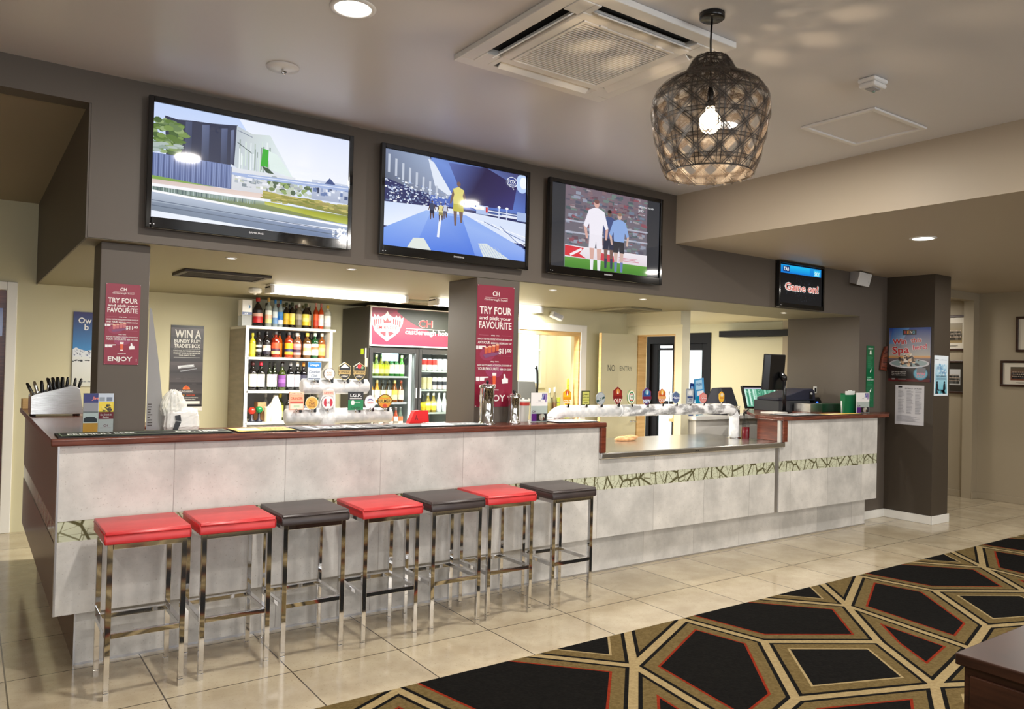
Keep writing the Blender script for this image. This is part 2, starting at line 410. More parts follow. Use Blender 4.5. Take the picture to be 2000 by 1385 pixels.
# lounge beyond the staff doorway: wall with the glazed doors
B0 = B(M_CREAM); B0.box(9.0, 9.15, 5.0, 7.62, 0, 2.6); B0.box(9.0, 9.15, 8.93, 10.4, 0, 2.6); B0.box(9.0, 9.15, 7.62, 8.93, 2.16, 2.6)
struct(B0.build('wall_lounge'), 'beige wall with the black glazed doors seen through the bar', 'wall')
struct(box('ceiling', M_PALECREAM, 6.32, 9.0, 5.59, 10.4, 2.285, 2.5), 'bright cream ceiling of the lounge beyond the bar', 'ceiling')
struct(box('wall_lounge_side', M_CREAM, 6.42, 6.54, 6.72, 7.95, 0, 2.6), 'lounge side wall', 'wall')
# kitchen behind the servery window
B0 = B(M_PALECREAM); B0.box(4.80, 5.70, 7.9, 7.95, 0, 2.6); B0.box(6.045, 6.42, 7.9, 7.95, 0, 2.6); B0.box(5.70, 6.045, 7.9, 7.95, 0, 1.38); B0.box(5.70, 6.045, 7.9, 7.95, 2.03, 2.6)
B0.box(6.30, 6.42, 6.72, 7.9, 0, 2.6); B0.box(4.80, 6.30, 6.72, 7.9, 2.5, 2.6)
struct(B0.build('wall_kitchen'), 'bright kitchen walls seen through the servery window', 'wall')
# dark right end of the bar and the stub wall
struct(box('wall_right', M_TAUPE, 7.96, 8.51, 4.69, 5.59, 0, 2.70), 'dark wall at the right end of the bar under the speaker', 'wall')
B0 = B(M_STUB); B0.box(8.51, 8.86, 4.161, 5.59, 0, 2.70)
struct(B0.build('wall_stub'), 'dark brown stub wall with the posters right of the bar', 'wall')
B0 = B(M_WHITE); B0.box(7.97, 8.51, 4.676, 4.69, 0, 0.09); B0.box(8.496, 8.51, 4.147, 4.69, 0, 0.09); B0.box(8.496, 8.874, 4.145, 4.159, 0, 0.09)
struct(B0.build('baseboard_stub', bevel=0.004), 'cream skirting around the dark stub wall', 'baseboard')
# hall at the right
struct(box('wall_hall', M_HALL, 10.95, 11.1, -5.0, 4.776, 0, 2.70), 'beige hall wall at the right edge with framed team photos', 'wall')
B0 = B(M_HALL); B0.box(10.80, 11.1, 4.776, 4.9, 0, 2.70); B0.box(8.86, 10.80, 4.776, 4.9, 2.60, 2.70); B0.box(10.87, 11.1, 4.9, 6.2, 0, 2.7); B0.box(8.86, 11.1, 6.2, 6.3, 0, 2.7); B0.box(8.86, 10.87, 4.9, 6.2, 2.62, 2.7)
struct(B0.build('wall_hall_portal'), 'beige portal and passage wall behind the stub wall', 'wall')
B0 = B(M_HALL); B0.box(10.935, 10.95, -5, 4.776, 0, 0.085); B0.box(10.79, 10.95, 4.761, 4.776, 0, 0.085); B0.box(10.855, 10.87, 4.9, 6.2, 0, 0.085)
struct(B0.build('baseboard_hall', bevel=0.004), 'beige skirting along the hall walls', 'baseboard')
# walls out of view that close the room
B0 = B(M_HALL); B0.box(-4.1, 14, -5.15, -5.0, 0, 0.9); B0.box(-4.1, 14, -5.15, -5.0, 2.6, 3.2); B0.box(1.3, 2.9, -5.15, -5.0, 0.9, 2.6); B0.box(-4.1, -3.3, -5.15, -5.0, 0.9, 2.6); B0.box(8.1, 14, -5.15, -5, 0.9, 2.6)
struct(B0.build('wall_back'), 'wall behind the photographer with wide windows', 'wall')
struct(box('wall_left', M_HALL, -4.15, -4.0, -5.0, 8.3, 0, 3.25), 'wall at the far left of the room', 'wall')

# columns standing through the bar
struct(box('column', M_TAUPE, 0.592, 0.842, 4.775, 5.04, 0.0, 2.228, bevel=0.004), 'taupe column at the left end of the bar with a maroon sign', 'column')
struct(box('column', M_TAUPE, 2.997, 3.376, 4.692, 5.09, 0.0, 2.229, bevel=0.003), 'taupe column in the middle of the bar with a long maroon sign', 'column')

# left passage door
d = thing('door_1', 'wooden door in a wide pale frame at the left edge', 'door', (0, 8.2, 0)); tag(d, kind='structure')
B0 = B(M_WHITE); B0.box(0.285, 0.365, -0.02, 0.1, 0, 2.235); B0.box(-0.75, 0.285, -0.02, 0.1, 2.16, 2.235); B0.box(-0.75, -0.67, -0.02, 0.1, 0, 2.16)
B0.build('door_frame', d, bevel=0.006)
box('door_leaf', M_WOOD, -0.67, 0.285, 0.06, 0.10, 0.005, 2.16, d)
box('glass_pane', mat('blue_glass', S(90, 100, 170), 0.1), 0.10, 0.262, 0.050, 0.062, 1.75, 2.0, d)
# servery window
w = thing('window_1', 'servery window with white frame and pine lining behind the beer taps', 'window', (0, 6.57, 0)); tag(w, kind='structure')
B0 = B(M_WHITE); B0.box(5.57, 5.655, -0.02, 0.0, 0.95, 2.065); B0.box(4.72, 5.57, -0.02, 0.0, 1.985, 2.065)
B0.build('architrave', w, bevel=0.004)
B0 = B(M_PINE); B0.box(5.545, 5.57, -0.012, 0.07, 1.0, 1.985); B0.box(4.72, 5.545, -0.012, 0.10, 1.94, 1.985); B0.box(4.72, 5.57, -0.03, 0.16, 0.97, 1.0)
B0.build('window_lining', w)
# kitchen daylight window
w = thing('window_2', 'bright kitchen window seen through the servery', 'window', (0, 7.9, 0)); tag(w, kind='structure')
B0 = B(M_PALECREAM); B0.box(6.045, 6.12, -0.02, 0.0, 1.32, 2.09); B0.box(5.66, 6.045, -0.02, 0.0, 1.32, 1.38); B0.box(5.66, 6.045, -0.02, 0.0, 2.03, 2.09); B0.box(5.66, 5.70, -0.02, 0, 1.38, 2.03)
B0.build('window_frame', w)
B(M_WHITE).box(5.70, 6.045, 0.01, 0.03, 1.80, 1.815).build('glazing_bar', w)
box('glass_pane', M_GLASS, 5.70, 6.045, 0.015, 0.022, 1.38, 2.03, w)
# staff door standing open
d = thing('door_2', 'open cream door hand-lettered NO ENTRY', 'door', (5.745, 6.40, 0)); tag(d, kind='structure')
box('door_leaf', M_CREAM, 0.0, 0.545, 0, 0.04, 0.01, 1.987, d, 0.003)
box('door_edge', M_PINE, -0.006, 0.0, -0.0, 0.04, 0.01, 1.985, d)
A = Art(0.545, 0.30); A.text('NO', 0.27, 0.86, 0.26, (88, 90, 78), 0.20, bold=False); A.text('ENTRY', 0.68, 0.84, 0.19, (104, 106, 92), 0.35, bold=False, shear=-0.05)
A.build('lettering', M_MATTE, d, (0.0, -0.0012, 1.52))
B(M_CHROME).tube([(0.50, -0.001, 1.0), (0.50, -0.05, 1.0), (0.40, -0.05, 1.0)], 0.009, 8).build('door_handle', d)
# doorway lining
struct(B(M_PINE).box(6.30, 6.43, 6.395, 6.41, 0, 1.985).box(6.30, 6.43, 5.83, 5.842, 0, 1.985).box(6.30, 6.43, 5.842, 6.395, 1.97, 1.985).build('trim_1'), 'pine lining of the staff doorway', 'trim')
# black glazed double doors in the lounge
d = thing('door_3', 'black framed double glass doors bright with daylight in the lounge', 'door', (9.0, 0, 0)); tag(d, kind='structure')
def gdoor(y0, y1):
    B0 = B(M_FRAMEBLACK)
    B0.box(0.03, 0.09, y0, y0+0.13, 0.02, 2.0); B0.box(0.03, 0.09, y1-0.13, y1, 0.02, 2.0); B0.box(0.03, 0.09, y0+0.13, y1-0.13, 1.90, 2.0); B0.box(0.03, 0.09, y0+0.13, y1-0.13, 0.02, 0.2); B0.box(0.03, 0.09, y0+0.13, y1-0.13, 1.02, 1.10)
    f = B0.build('door_leaf', d, bevel=0.004)
    box('glass_pane', M_GLASS, 0.055, 0.065, y0+0.13, y1-0.13, 0.2, 1.90, f)
    B(M_CHROME).tube([(0.02, y0+0.16 if y0 > 8 else y1-0.05, 0.95), (0.0, y0+0.16 if y0 > 8 else y1-0.05, 0.95), (0.0, y0+0.16 if y0 > 8 else y1-0.05, 1.25), (0.02, y0+0.16 if y0 > 8 else y1-0.05, 1.25)], 0.01, 8).build('door_handle', f)
gdoor(7.69, 8.27); gdoor(8.275, 8.86)
B0 = B(M_FRAMEBLACK); B0.box(-0.01, 0.12, 7.62, 7.69, 0, 2.155); B0.box(-0.01, 0.12, 8.86, 8.93, 0, 2.155); B0.box(-0.01, 0.12, 7.69, 8.86, 2.0, 2.155)
B0.build('door_frame', d)
B(M_CHROME).box(-0.03, 0.03, 8.35, 8.62, 1.93, 1.975).build('door_closer', d, bevel=0.004)

# ------------------------------------------------------------------ carpet with its geometric pattern
C_BEIGE = noisy('carpet_beige', S(140, 122, 86), S(156, 138, 100), 60, 0.95, 0.3, spec=0.1)
C_OLIVE = noisy('carpet_olive', S(88, 73, 42), S(106, 90, 56), 60, 0.95, 0.3, spec=0.1)
C_BLACK = noisy('carpet_black', S(9, 8, 7), S(17, 16, 14), 60, 0.95, 0.3, spec=0.08)
C_RED = noisy('carpet_red', S(112, 32, 12), S(130, 40, 18), 60, 0.95, 0.3, spec=0.1)
def inset(P, d):
    n = len(P); out = []
    ar = sum(P[i][0]*P[(i+1) % n][1]-P[(i+1) % n][0]*P[i][1] for i in range(n))
    sg = 1 if ar > 0 else -1
    L = []
    for i in range(n):
        (x0, y0), (x1, y1) = P[i], P[(i+1) % n]; l = math.hypot(x1-x0, y1-y0)
        nx, ny = -(y1-y0)/l*sg, (x1-x0)/l*sg
        L.append((x0+nx*d, y0+ny*d, x1-x0, y1-y0))
    for i in range(n):
        a, b = L[i-1], L[i]; den = a[2]*b[3]-a[3]*b[2]
        if abs(den) < 1e-9: out.append((b[0], b[1])); continue
        t = ((b[0]-a[0])*b[3]-(b[1]-a[1])*b[2])/den
        out.append((a[0]+t*a[2], a[1]+t*a[3]))
    ar2 = sum(out[i][0]*out[(i+1) % n][1]-out[(i+1) % n][0]*out[i][1] for i in range(n))
    return out if ar2*sg > 0 else None
def clip(P, f):
    out = []
    for i in range(len(P)):
        a, b = P[i], P[(i+1) % len(P)]; fa, fb = f(a), f(b)
        if fa >= 0: out.append(a)
        if (fa >= 0) != (fb >= 0):
            t = fa/(fa-fb); out.append((a[0]+t*(b[0]-a[0]), a[1]+t*(b[1]-a[1])))
    return out
CY = 3.402
def carpet_cells():
    T = 2.02
    def n(x, y, k): return (x+T*k, y)
    cells = []
    for k in range(-4, 6):
        A_, Bn, Cn, G, E_, F_ = n(2.97, 2.995, k), n(3.785, 3.382, k), n(3.895, 2.857, k), n(3.355, 2.27, k), n(4.49, 2.49, k), n(4.118, 1.982, k)
        D, Q, Ep, Fp = n(4.99, 2.995, k), n(4.86, 2.135, k), n(2.47, 2.49, k), n(2.098, 1.982, k)
        Qp = n(2.84, 2.135, k); Dl = n(4.07, 4.0, k); Bu = n(3.55, 4.1, k); Au = n(3.82, 4.0, k); Al = n(2.05, 4.0, k)
        R, Rn = n(3.2, 1.45, k), n(5.22, 1.45, k)
        cells += [([A_, Bn, Cn, G, Qp], 1), ([Cn, E_, F_, G], 0), ([Bn, Cn, E_, D, Dl, Bu], 1), ([A_, Bn, Bu, Au], 1), ([A_, Au, Al], 0),
                  ([D, Q, F_, E_], 1), ([Fp, Qp, G, F_, R], 1), ([R, F_, Rn, n(5.0, .7, k), n(3.5, .7, k)], 0),
                  ([n(3.0, .7, k), R, n(3.5, .7, k)], 1), ([n(3.0, .7, k), n(3.5, .7, k), n(5.0, .7, k), n(4.4, -.2, k), n(3.3, -.4, k)], 1),
                  ([n(4.4, -.2, k), n(5.0, .7, k), n(5.32, -.4, k)], 0)]
    return cells
cb = B(C_BLACK, C_OLIVE, C_BEIGE, C_RED)
def cput(P, z, mi, m=None):
    P = clip(P, lambda p: CY-p[1]); P = clip(P, lambda p: p[0]+3.95) if P else P; P = clip(P, lambda p: 10.9-p[0]) if P else P
    if len(P) < 3: return
    cb.mi = mi; cb.poly([(x, y, z) for x, y in P])
Z0 = 0.006
cput([(-4, -4.95), (11, -4.95), (11, CY), (-4, CY)], Z0, 2)
cb.mi = 0
cb.poly([(-3.95, CY, 0), (10.9, CY, 0), (10.9, CY, Z0), (-3.95, CY, Z0)])
for j in range(0, 3):
    for P, red in carpet_cells():
        if j: P = [(x+0.7*j, y-3.38*j) for x, y in P]; P = clip(P, lambda p: (-0.4 if j == 1 else -3.78)-p[1]); P = clip(P, lambda p: p[1]+4.95) if P else P
        if len(P) < 3: continue
        for i, (d_, mi) in enumerate(((0.024, 0), (0.045, 1), (0.112, 3 if red else 2), (0.126, 0))):
            q = inset(P, d_)
            if q: cput(q, Z0+0.0005*(i+1), mi)
tag(cb.build('carpet'), 'black and tan carpet with angular line pattern in the lower right', 'carpet')

# dark timber cabinet corner at the lower right
t = thing('low_cabinet', 'dark brown timber cabinet corner at the lower right edge', 'cabinet', (2.512, 0.25, 0))
box('cabinet_top', M_DARKWOOD, 0, 0.9, 0, 0.9, 0.715, 0.75, t, 0.004)
B0 = B(M_DARKWOOD); B0.box(0.02, 0.88, 0.02, 0.88, 0.008, 0.715)
B0.build('cabinet_body', t)
for yy in (0.03, 0.31, 0.59): box('side_panel', M_DARKWOOD, 0.008, 0.02, yy, yy+0.27, 0.05, 0.69, t, 0.003)

# ------------------------------------------------------------------ the bar
FY = 4.44
t = thing('bar_counter', 'long pale concrete-tiled bar front with leaf patterned glass band', 'bar', (0.391, FY, 0))
def bx(name, m, x0, x1, y0, y1, z0, z1, par=t, bevel=0.0): return box(name, m, x0-0.391, x1-0.391, y0-FY, y1-FY, z0, z1, par, bevel)
# object coordinates of the tile material follow each panel, so keep one origin for all of them
bx('front_panel', M_FASCIA, 0.396, 3.985, FY, FY+0.03, 0.765, 1.143)
bx('front_panel', M_FASCIA, 0.396, 3.985, FY, FY+0.03, 0.295, 0.662)
bx('leaf_band', M_LEAF, 0.396, 3.985, FY+0.002, FY+0.03, 0.662, 0.765)
bx('front_panel', M_FASCIA, 3.985, 6.165, FY, FY+0.03, 0.765, 0.895)
bx('front_panel', M_FASCIA, 3.985, 6.165, FY, FY+0.03, 0.295, 0.662)
bx('leaf_band', M_LEAF, 3.985, 6.165, FY+0.002, FY+0.03, 0.662, 0.765)
bx('front_panel', M_FASCIA, 6.235, 7.91, FY, FY+0.03, 0.765, 1.143)
bx('front_panel', M_FASCIA, 6.235, 7.91, FY, FY+0.03, 0.290, 0.662)
bx('leaf_band', M_LEAF, 6.235, 7.91, FY+0.002, FY+0.03, 0.662, 0.765)
bx('joint_strip', M_ALU, 6.165, 6.235, FY+0.008, FY+0.03, 0.29, 0.94)
bx('plinth', M_FASCIA, 0.50, 7.873, 4.545, 4.58, 0.0, 0.32)
bx('plinth_trim', M_ALU, 0.50, 7.873, 4.541, 4.545, 0.0, 0.012)
bx('plinth_trim', M_ALU, 0.494, 0.502, 4.541, 4.56, 0.0, 0.32)
bx('corner_trim', M_ALU, 0.388, 0.397, FY-0.003, FY+0.03, 0.295, 1.143)
bx('end_panel', M_ENDPANEL, 0.391, 0.415, FY+0.005, 7.05, 0.745, 1.143)
bx('end_panel', M_ENDPANEL, 0.391, 0.415, FY+0.005, 7.05, 0.295, 0.640)
bx('leaf_band', M_LEAF, 0.394, 0.415, FY+0.005, 7.05, 0.640, 0.745)
bx('end_plinth', M_ENDPANEL, 0.50, 0.52, 4.56, 7.05, 0.0, 0.32)
bx('return_panel', M_FASCIA, 7.885, 7.91, FY+0.03, 4.685, 0.29, 1.143)
bx('bar_body', M_DARKTAUPE, 0.53, 3.98, 4.585, 4.685, 0.0, 1.14)
bx('bar_body', M_DARKTAUPE, 3.98, 6.30, 4.585, 5.35, 0.02, 0.895)
bx('bar_body', M_DARKTAUPE, 6.30, 7.88, 4.585, 4.68, 0.02, 1.14)

TZ = 1.18
ox, oy = 0.355-0.391, 4.41-FY
B0 = B(M_WOODTOP)
B0.prism([(ox+a_, oy+b_) for a_, b_ in ((0, 0), (3.676, 0), (3.676, 0.45), (3.026, 0.45), (3.026, 0.277), (2.637, 0.277), (2.637, 0.45), (0.492, 0.45), (0.492, 0.36), (0.232, 0.36), (0.232, 0.635), (0.60, 0.635), (0.60, 2.66), (0, 2.66))], (1.143, TZ), 'Z')
tt = B0.build('timber_top', t, bevel=0.008, seg=3); tt['label'] = 'red-brown timber bar top of the long left section'
bx('timber_end', M_WOOD, 3.98, 4.031, 4.416, 4.86, 0.947, 1.143, tt, 0.004)
ox = 6.24-0.391
B0 = B(M_WOODTOP); B0.prism([(ox+a_, oy+b_) for a_, b_ in ((0, 0), (1.84, 0), (2.26, 0.22), (2.26, 0.272), (1.715, 0.272), (1.715, 1.02), (0.72, 1.02), (0.30, 0.60), (0, 0.32))], (1.143, TZ), 'Z')
tt = B0.build('timber_top', t, bevel=0.008, seg=3); tt['label'] = 'red-brown timber bar top of the raised right section'
bx('timber_end', M_WOOD, 6.275, 6.305, 4.422, 4.73, 0.947, 1.143, tt, 0.003)
bx('timber_end', M_WOOD, 6.245, 6.305, 4.408, 4.422, 0.947, 1.143, tt, 0.002)
tt = bx('steel_top', M_STEEL, 3.985, 6.285, 4.415, 5.365, 0.897, 0.945, t, 0.008); tt['label'] = 'brushed steel drip counter between the timber tops'
for k in range(2):
    B(M_BLACK).lathe([(0.005, 0), (0.005, 0.002)], 8, mtx=Matrix.Translation((5.05+0.03*k-0.391, 4.414-FY, 0.921)) @ Matrix.Rotation(PI/2, 4, 'X')).build('rivet', tt)

# ------------------------------------------------------------------ bar stools
def make_stool(vinyl):
    t = thing('bar_stool', 'x', 'bar stool', (0, 0, 0), 0, 'square bar stools along the bar')
    hw, hd, lw = 0.175, 0.178, 0.0125
    B0 = B(vinyl); c = 0.188
    n = 8
    rows = []
    B0.box(-c, c, -c, c, 0.722, 0.778)
    bm = B0.bm
    top = [f for f in bm.faces if all(v.co.z > 0.77 for v in f.verts)]
    bmesh.ops.inset_individual(bm, faces=top, thickness=0.12, depth=0.0)
    for v in top[0].verts: v.co.z += 0.005
    for f in bm.faces: f.smooth = True
    B0.build('seat', t, bevel=0.018, seg=5)
    # stitched piping along the seat edge
    B1 = B(vinyl)
    B1.tube([(-c+.004, -c-.001, 0.768), (c-.004, -c-.001, 0.768)], 0.003, 6); B1.tube([(-c-.001, -c+.004, 0.768), (-c-.001, c-.004, 0.768)], 0.003, 6)
    B1.tube([(-c-.0, -c-.0, 0.728), (-c-.0, -c-.0, 0.766)], 0.003, 6); B1.tube([(c, -c, 0.728), (c, -c, 0.766)], 0.003, 6)
    B1.build('seam', t)
    B0 = B(M_CHROME)
    for sy in (-1, 1): B0.box(-hw+2*lw, hw-2*lw, sy*(hd-lw)-lw, sy*(hd-lw)+lw, 0.697, 0.722)
    for sx in (-1, 1): B0.box(sx*(hw-lw)-lw, sx*(hw-lw)+lw, -hd+2*lw, hd-2*lw, 0.697, 0.722)
    B0.build('seat_frame', t, bevel=0.002)
    for sx in (-1, 1):
        for sy in (-1, 1):
            x, y = sx*(hw-lw), sy*(hd-lw)
            l = box('leg', M_CHROME, x-lw, x+lw, y-lw, y+lw, 0.035, 0.722, t, 0.002)
            box('foot', M_CHROME, x-lw, x+lw, y-lw, y+lw, 0.0, 0.0335, l, 0.001)
    for sy in (-1, 1): box('footrest', M_CHROME, -hw+2*lw, hw-2*lw, sy*(hd-lw)-lw, sy*(hd-lw)+lw, 0.283, 0.308, t, 0.002)
    for sx in (-1, 1): box('footrest', M_CHROME, sx*(hw-lw)-lw, sx*(hw-lw)+lw, -hd+2*lw, hd-2*lw, 0.283, 0.308, t, 0.002)
    return t
st = {'r': make_stool(M_RED), 'd': make_stool(M_BROWNV)}; used = set()
for (x, y, k, lab) in ((0.736, 4.174, 'r', 'red topped chrome bar stool nearest the left end of the bar'),
                       (1.158, 4.187, 'r', 'second red bar stool from the left, beside the first red one'),
                       (1.573, 4.200, 'd', 'dark brown bar stool between two red ones, third from the left'),
                       (2.017, 4.167, 'r', 'red bar stool in the middle of the row between two dark ones'),
                       (2.454, 4.170, 'd', 'dark brown bar stool in front of the middle column, fifth from the left'),
                       (2.871, 4.196, 'r', 'red bar stool furthest to the right, second from that end'),
                       (3.357, 4.163, 'd', 'dark brown bar stool at the right end of the row')):
    o = st[k] if k not in used else copy_tree(st[k]); used.add(k)
    o.location = (x, y, 0); o['label'] = lab

# ------------------------------------------------------------------ screens
def make_tv(name, x0, x1, z0, z1, label, art, brand=True, bz=(0.028, 0.033, 0.028, 0.062), y=4.62, sm=None):
    w, h = x1-x0, z1-z0
    t = thing(name, label, 'television', (x0, y, z0), 0, 'screens on the bulkhead')
    l, tp, r, bt = bz
    B0 = B(M_GLOSSBLACK)
    B0.box(0, l, 0, 0.035, 0, h); B0.box(w-r, w, 0, 0.035, 0, h); B0.box(l, w-r, 0, 0.035, h-tp, h); B0.box(l, w-r, 0, 0.035, 0, bt)
    B0.build('bezel', t, bevel=0.004)
    box('back_shell', M_BLACK, 0.02, w-0.02, 0.035, 0.058, 0.02, h-0.02, t, 0.006)
    box('wall_bracket', M_BLACK, w*0.3, w*0.7, 0.058, 0.0695, h*0.3, h*0.7, t)
    art.build('screen', sm or M_SCREEN, t, (l, 0.012, bt))
    if brand:
        a = Art(0.09, 0.02); a.text('SAMSUNG', 0.5, 0.8, 0.55, (210, 210, 214), 0.95); a.build('maker_mark', M_PRINT, t, (w/2-0.045, -0.0006, bt*0.45))
    B1 = B(mat('status_lamp', S(230, 230, 235), 0.4)); B1.box(0.02, 0.028, -0.001, 0.001, 0.02, 0.024); B1.box(0.04, 0.046, -0.001, 0.001, 0.02, 0.024); B1.build('indicator', t)
    return t
R = random.Random(3)
SW, SH = 1.151, 0.637
# left screen: waterside buildings
A = Art(SW, SH, (214, 226, 250), dz=0.0001)
A.rect(0, 0, 1, 1, (196, 214, 250), (240, 244, 255))
A.poly([(0.4, 0), (1, 0), (1, 0.5), (0.6, 0.5)], None, [(232, 238, 254), (222, 230, 252), (244, 247, 255), (250, 252, 255)])
A.poly([(0.05, .10), (.11, .115), (.18, .10), (.25, .095), (.33, .08), (.395, .065), (.385, .44), (.06, .45)], (58, 62, 84))
for (u, w_, c) in ((.16, .03, (84, 92, 120)), (.24, .035, (104, 114, 146)), (.33, .03, (96, 106, 140)), (.37, .015, (120, 130, 165))):
    A.poly([(u-w_/2, .12), (u+w_/2, .11), (u+w_/2, .44), (u-w_/2, .44)], None, [(c[0], c[1], c[2]), (c[0]-10, c[1]-10, c[2]-8), (60, 66, 90), (70, 76, 100)])
for k in range(90):
    u, v = R.uniform(0, .145), R.uniform(.14, .43)
    if u > .15-abs(v-.25)*.3: continue
    g = R.choice(((96, 124, 62), (124, 150, 84), (78, 104, 60), (150, 172, 118), (110, 134, 90)))
    A.ell(u, v, R.uniform(.012, .03), R.uniform(.012, .028), g, 9)
for k in range(14): A.ell(R.uniform(0, .13), R.uniform(.34, .42), .025, .012, R.choice(((150, 168, 160), (176, 190, 186))), 9)
A.poly([(.39, .07), (.47, .12), (.56, .10), (.69, .47), (.38, .52)], None, [(186, 196, 206), (206, 214, 216), (214, 226, 226), (236, 242, 250), (196, 206, 214)])
for k in range(26):
    u = R.uniform(.40, .57); v0 = R.uniform(.10, .3)
    A.rect(u, v0+.05, u+R.uniform(.003, .008), R.uniform(.42, .56), R.choice(((236, 244, 246), (150, 164, 158), (186, 200, 192), (216, 232, 222))))
A.line(.395, .22, .47, .30, .004, (70, 84, 84)); A.line(.395, .11, .47, .15, .004, (120, 130, 150))
A.poly([(.525, .235), (.555, .24), (.552, .405), (.515, .40)], (66, 176, 58))
A.poly([(.555, .25), (.60, .27), (.69, .47), (.56, .42)], (226, 240, 236))
A.poly([(.52, .40), (.555, .415), (.60, .475), (.545, .455)], (74, 92, 74))
A.rect(0, .44, .375, .66, (116, 132, 180), (96, 110, 156))
for k in range(46): A.rect(k*.0082, .445, k*.0082+.0028, .655, (142, 156, 198) if k % 3 else (74, 86, 126))
A.poly([(.365, .43), (.43, .49), (.43, .505), (.365, .455)], (220, 228, 244))
A.rect(.37, .46, .70, .66, (226, 230, 236), (214, 216, 222))
for k in range(60): A.rect(*(lambda u, v: (u, v, u+R.uniform(.005, .03), v+R.uniform(.008, .03)))(R.uniform(.38, .66), R.uniform(.5, .62)), R.choice(((250, 250, 252), (178, 186, 196), (140, 150, 158), (200, 206, 190), (236, 238, 246))))
for k in range(60): A.ell(R.uniform(.56, .80), R.uniform(.50, .62), R.uniform(.008, .02), R.uniform(.012, .03), R.choice(((120, 140, 90), (90, 108, 84), (150, 172, 110), (196, 206, 190), (172, 180, 186))), 8)
A.rect(.79, .45, 1, .64, (206, 214, 232), (170, 180, 204))
for k in range(40): A.rect(*(lambda u, v: (u, v, u+R.uniform(.005, .025), v+R.uniform(.012, .04)))(R.uniform(.79, .98), R.uniform(.44, .60)), R.choice(((70, 88, 130), (110, 130, 176), (236, 240, 250), (150, 164, 200), (60, 70, 100))))
A.poly([(.86, .48), (.89, .41), (.92, .46), (.93, .49)], (76, 92, 140))
A.poly([(.37, .505), (.45, .50), (1, .465), (1, .515), (.45, .535), (.37, .525)], (166, 184, 224)); A.line(.45, .515, 1, .487, .006, (222, 230, 248))
A.poly([(.0, .655), (.30, .665), (.0, .675)], (120, 166, 66)); A.poly([(0, .64), (.3, .665), (0, .672)], (132, 168, 84))
A.poly([(0, .672), (.54, .66), (.54, .715), (0, .715)], None, [(216, 196, 190), (226, 206, 196), (236, 216, 208), (222, 206, 202)])
A.rect(0, .708, .54, .735, (248, 248, 252))
A.poly([(0, .735), (.55, .73), (1, .76), (1, .86), (0, .78)], None, [(104, 122, 116), (170, 186, 178), (150, 156, 60), (130, 138, 40), (110, 130, 124)])
for k in range(40): A.rect(k*.0125, .735, k*.0125+.004, .772, R.choice(((84, 102, 106), (140, 160, 156), (176, 192, 190))))
A.poly([(.53, .63), (.62, .645), (.8, .655), (1, .665), (1, .76), (.8, .735), (.53, .70)], None, [(170, 160, 80), (186, 176, 90), (176, 160, 96), (160, 156, 90), (120, 124, 50), (130, 134, 60), (150, 150, 60)])
for k in range(60): A.ell(R.uniform(.54, 1), R.uniform(.645, .73), R.uniform(.012, .03), .008, R.choice(((196, 184, 104), (150, 146, 70), (176, 170, 96), (130, 136, 62))), 8)
A.poly([(.54, .73), (.8, .76), (1, .78), (1, .85), (.75, .80), (.54, .76)], None, [(176, 176, 40), (160, 164, 20), (150, 156, 30), (190, 196, 90), (180, 186, 60), (200, 206, 110)])
A.poly([(0, .775), (1, .845), (1, .90), (0, .90)], None, [(190, 200, 218), (170, 184, 212), (150, 166, 194), (150, 162, 176)])
A.poly([(0, .87), (1, .93), (1, 1), (0, 1)], None, [(134, 146, 164), (136, 152, 186), (116, 134, 168), (120, 132, 146)])
A.line(0, .775, 1, .865, .012, (252, 253, 255)); A.line(0, .855, 1, .925, .004, (96, 108, 130)); A.line(0, .90, 1, .965, .005, (100, 112, 130))
A.poly([(0, .945), (.25, .965), (.6, 1), (0, 1)], (236, 242, 252))
A.text('FUEL', .925, .975, .026, (245, 247, 250), .075, rot=PI/2)
for q in ([(.935, .915), (.955, .885), (.968, .905), (.942, .945)], [(.935, .975), (.978, .885), (.985, .90), (.943, .985)], [(.945, .935), (.953, .925), (.985, .965), (.975, .985)], [(.963, .985), (.988, .925), (.988, .945), (.972, .985)]): A.poly(q, (245, 247, 250))
make_tv('television', 0.784, 1.991, 2.311, 3.043, 'wall television showing a waterside building, leftmost of the large screens', A)
# middle screen: athletics at night
A = Art(SW, SH, (40, 44, 96), dz=0.0001)
A.poly([(.3, 0), (1, 0), (1, .5), (.3, .5)], None, [(120, 150, 220), (64, 56, 104), (90, 120, 200), (70, 96, 180)])
A.poly([(.42, .02), (.7, 0), (.93, .14), (.9, .42), (.55, .45)], None, [(96, 112, 180), (44, 36, 74), (52, 44, 96), (60, 56, 120), (46, 42, 84)])
A.ell(.97, .10, .05, .11, (190, 214, 252), 16); A.ell(.98, .09, .03, .07, (245, 250, 255), 16)
A.poly([(0, 0), (.29, 0), (.44, .36), (.42, .42), (.2, .38), (0, .3)], None, [(120, 132, 160), (160, 176, 206), (190, 204, 232), (150, 160, 184), (110, 120, 140), (90, 100, 122)])
A.poly([(.28, .02), (.32, .05), (.45, .36), (.42, .375), (.33, .30)], (226, 234, 248))
for k in range(8): A.rect(.02+k*.045, .05+k*.035, .034+k*.045, .24+k*.028, (196, 204, 220))
for k in range(260):
    u = R.uniform(0, .42); v = R.uniform(.26+u*.25, .56)
    A.rect(u, v, u+R.uniform(.004, .016), v+R.uniform(.006, .018), R.choice(((226, 234, 246), (150, 166, 200), (96, 112, 150), (190, 206, 236), (250, 252, 255), (210, 222, 244), (120, 136, 176))))
A.poly([(0, .55), (.45, .52), (1, .56), (1, .8), (0, .8)], None, [(206, 222, 250), (230, 236, 250), (214, 226, 250), (226, 234, 252), (232, 240, 255)])
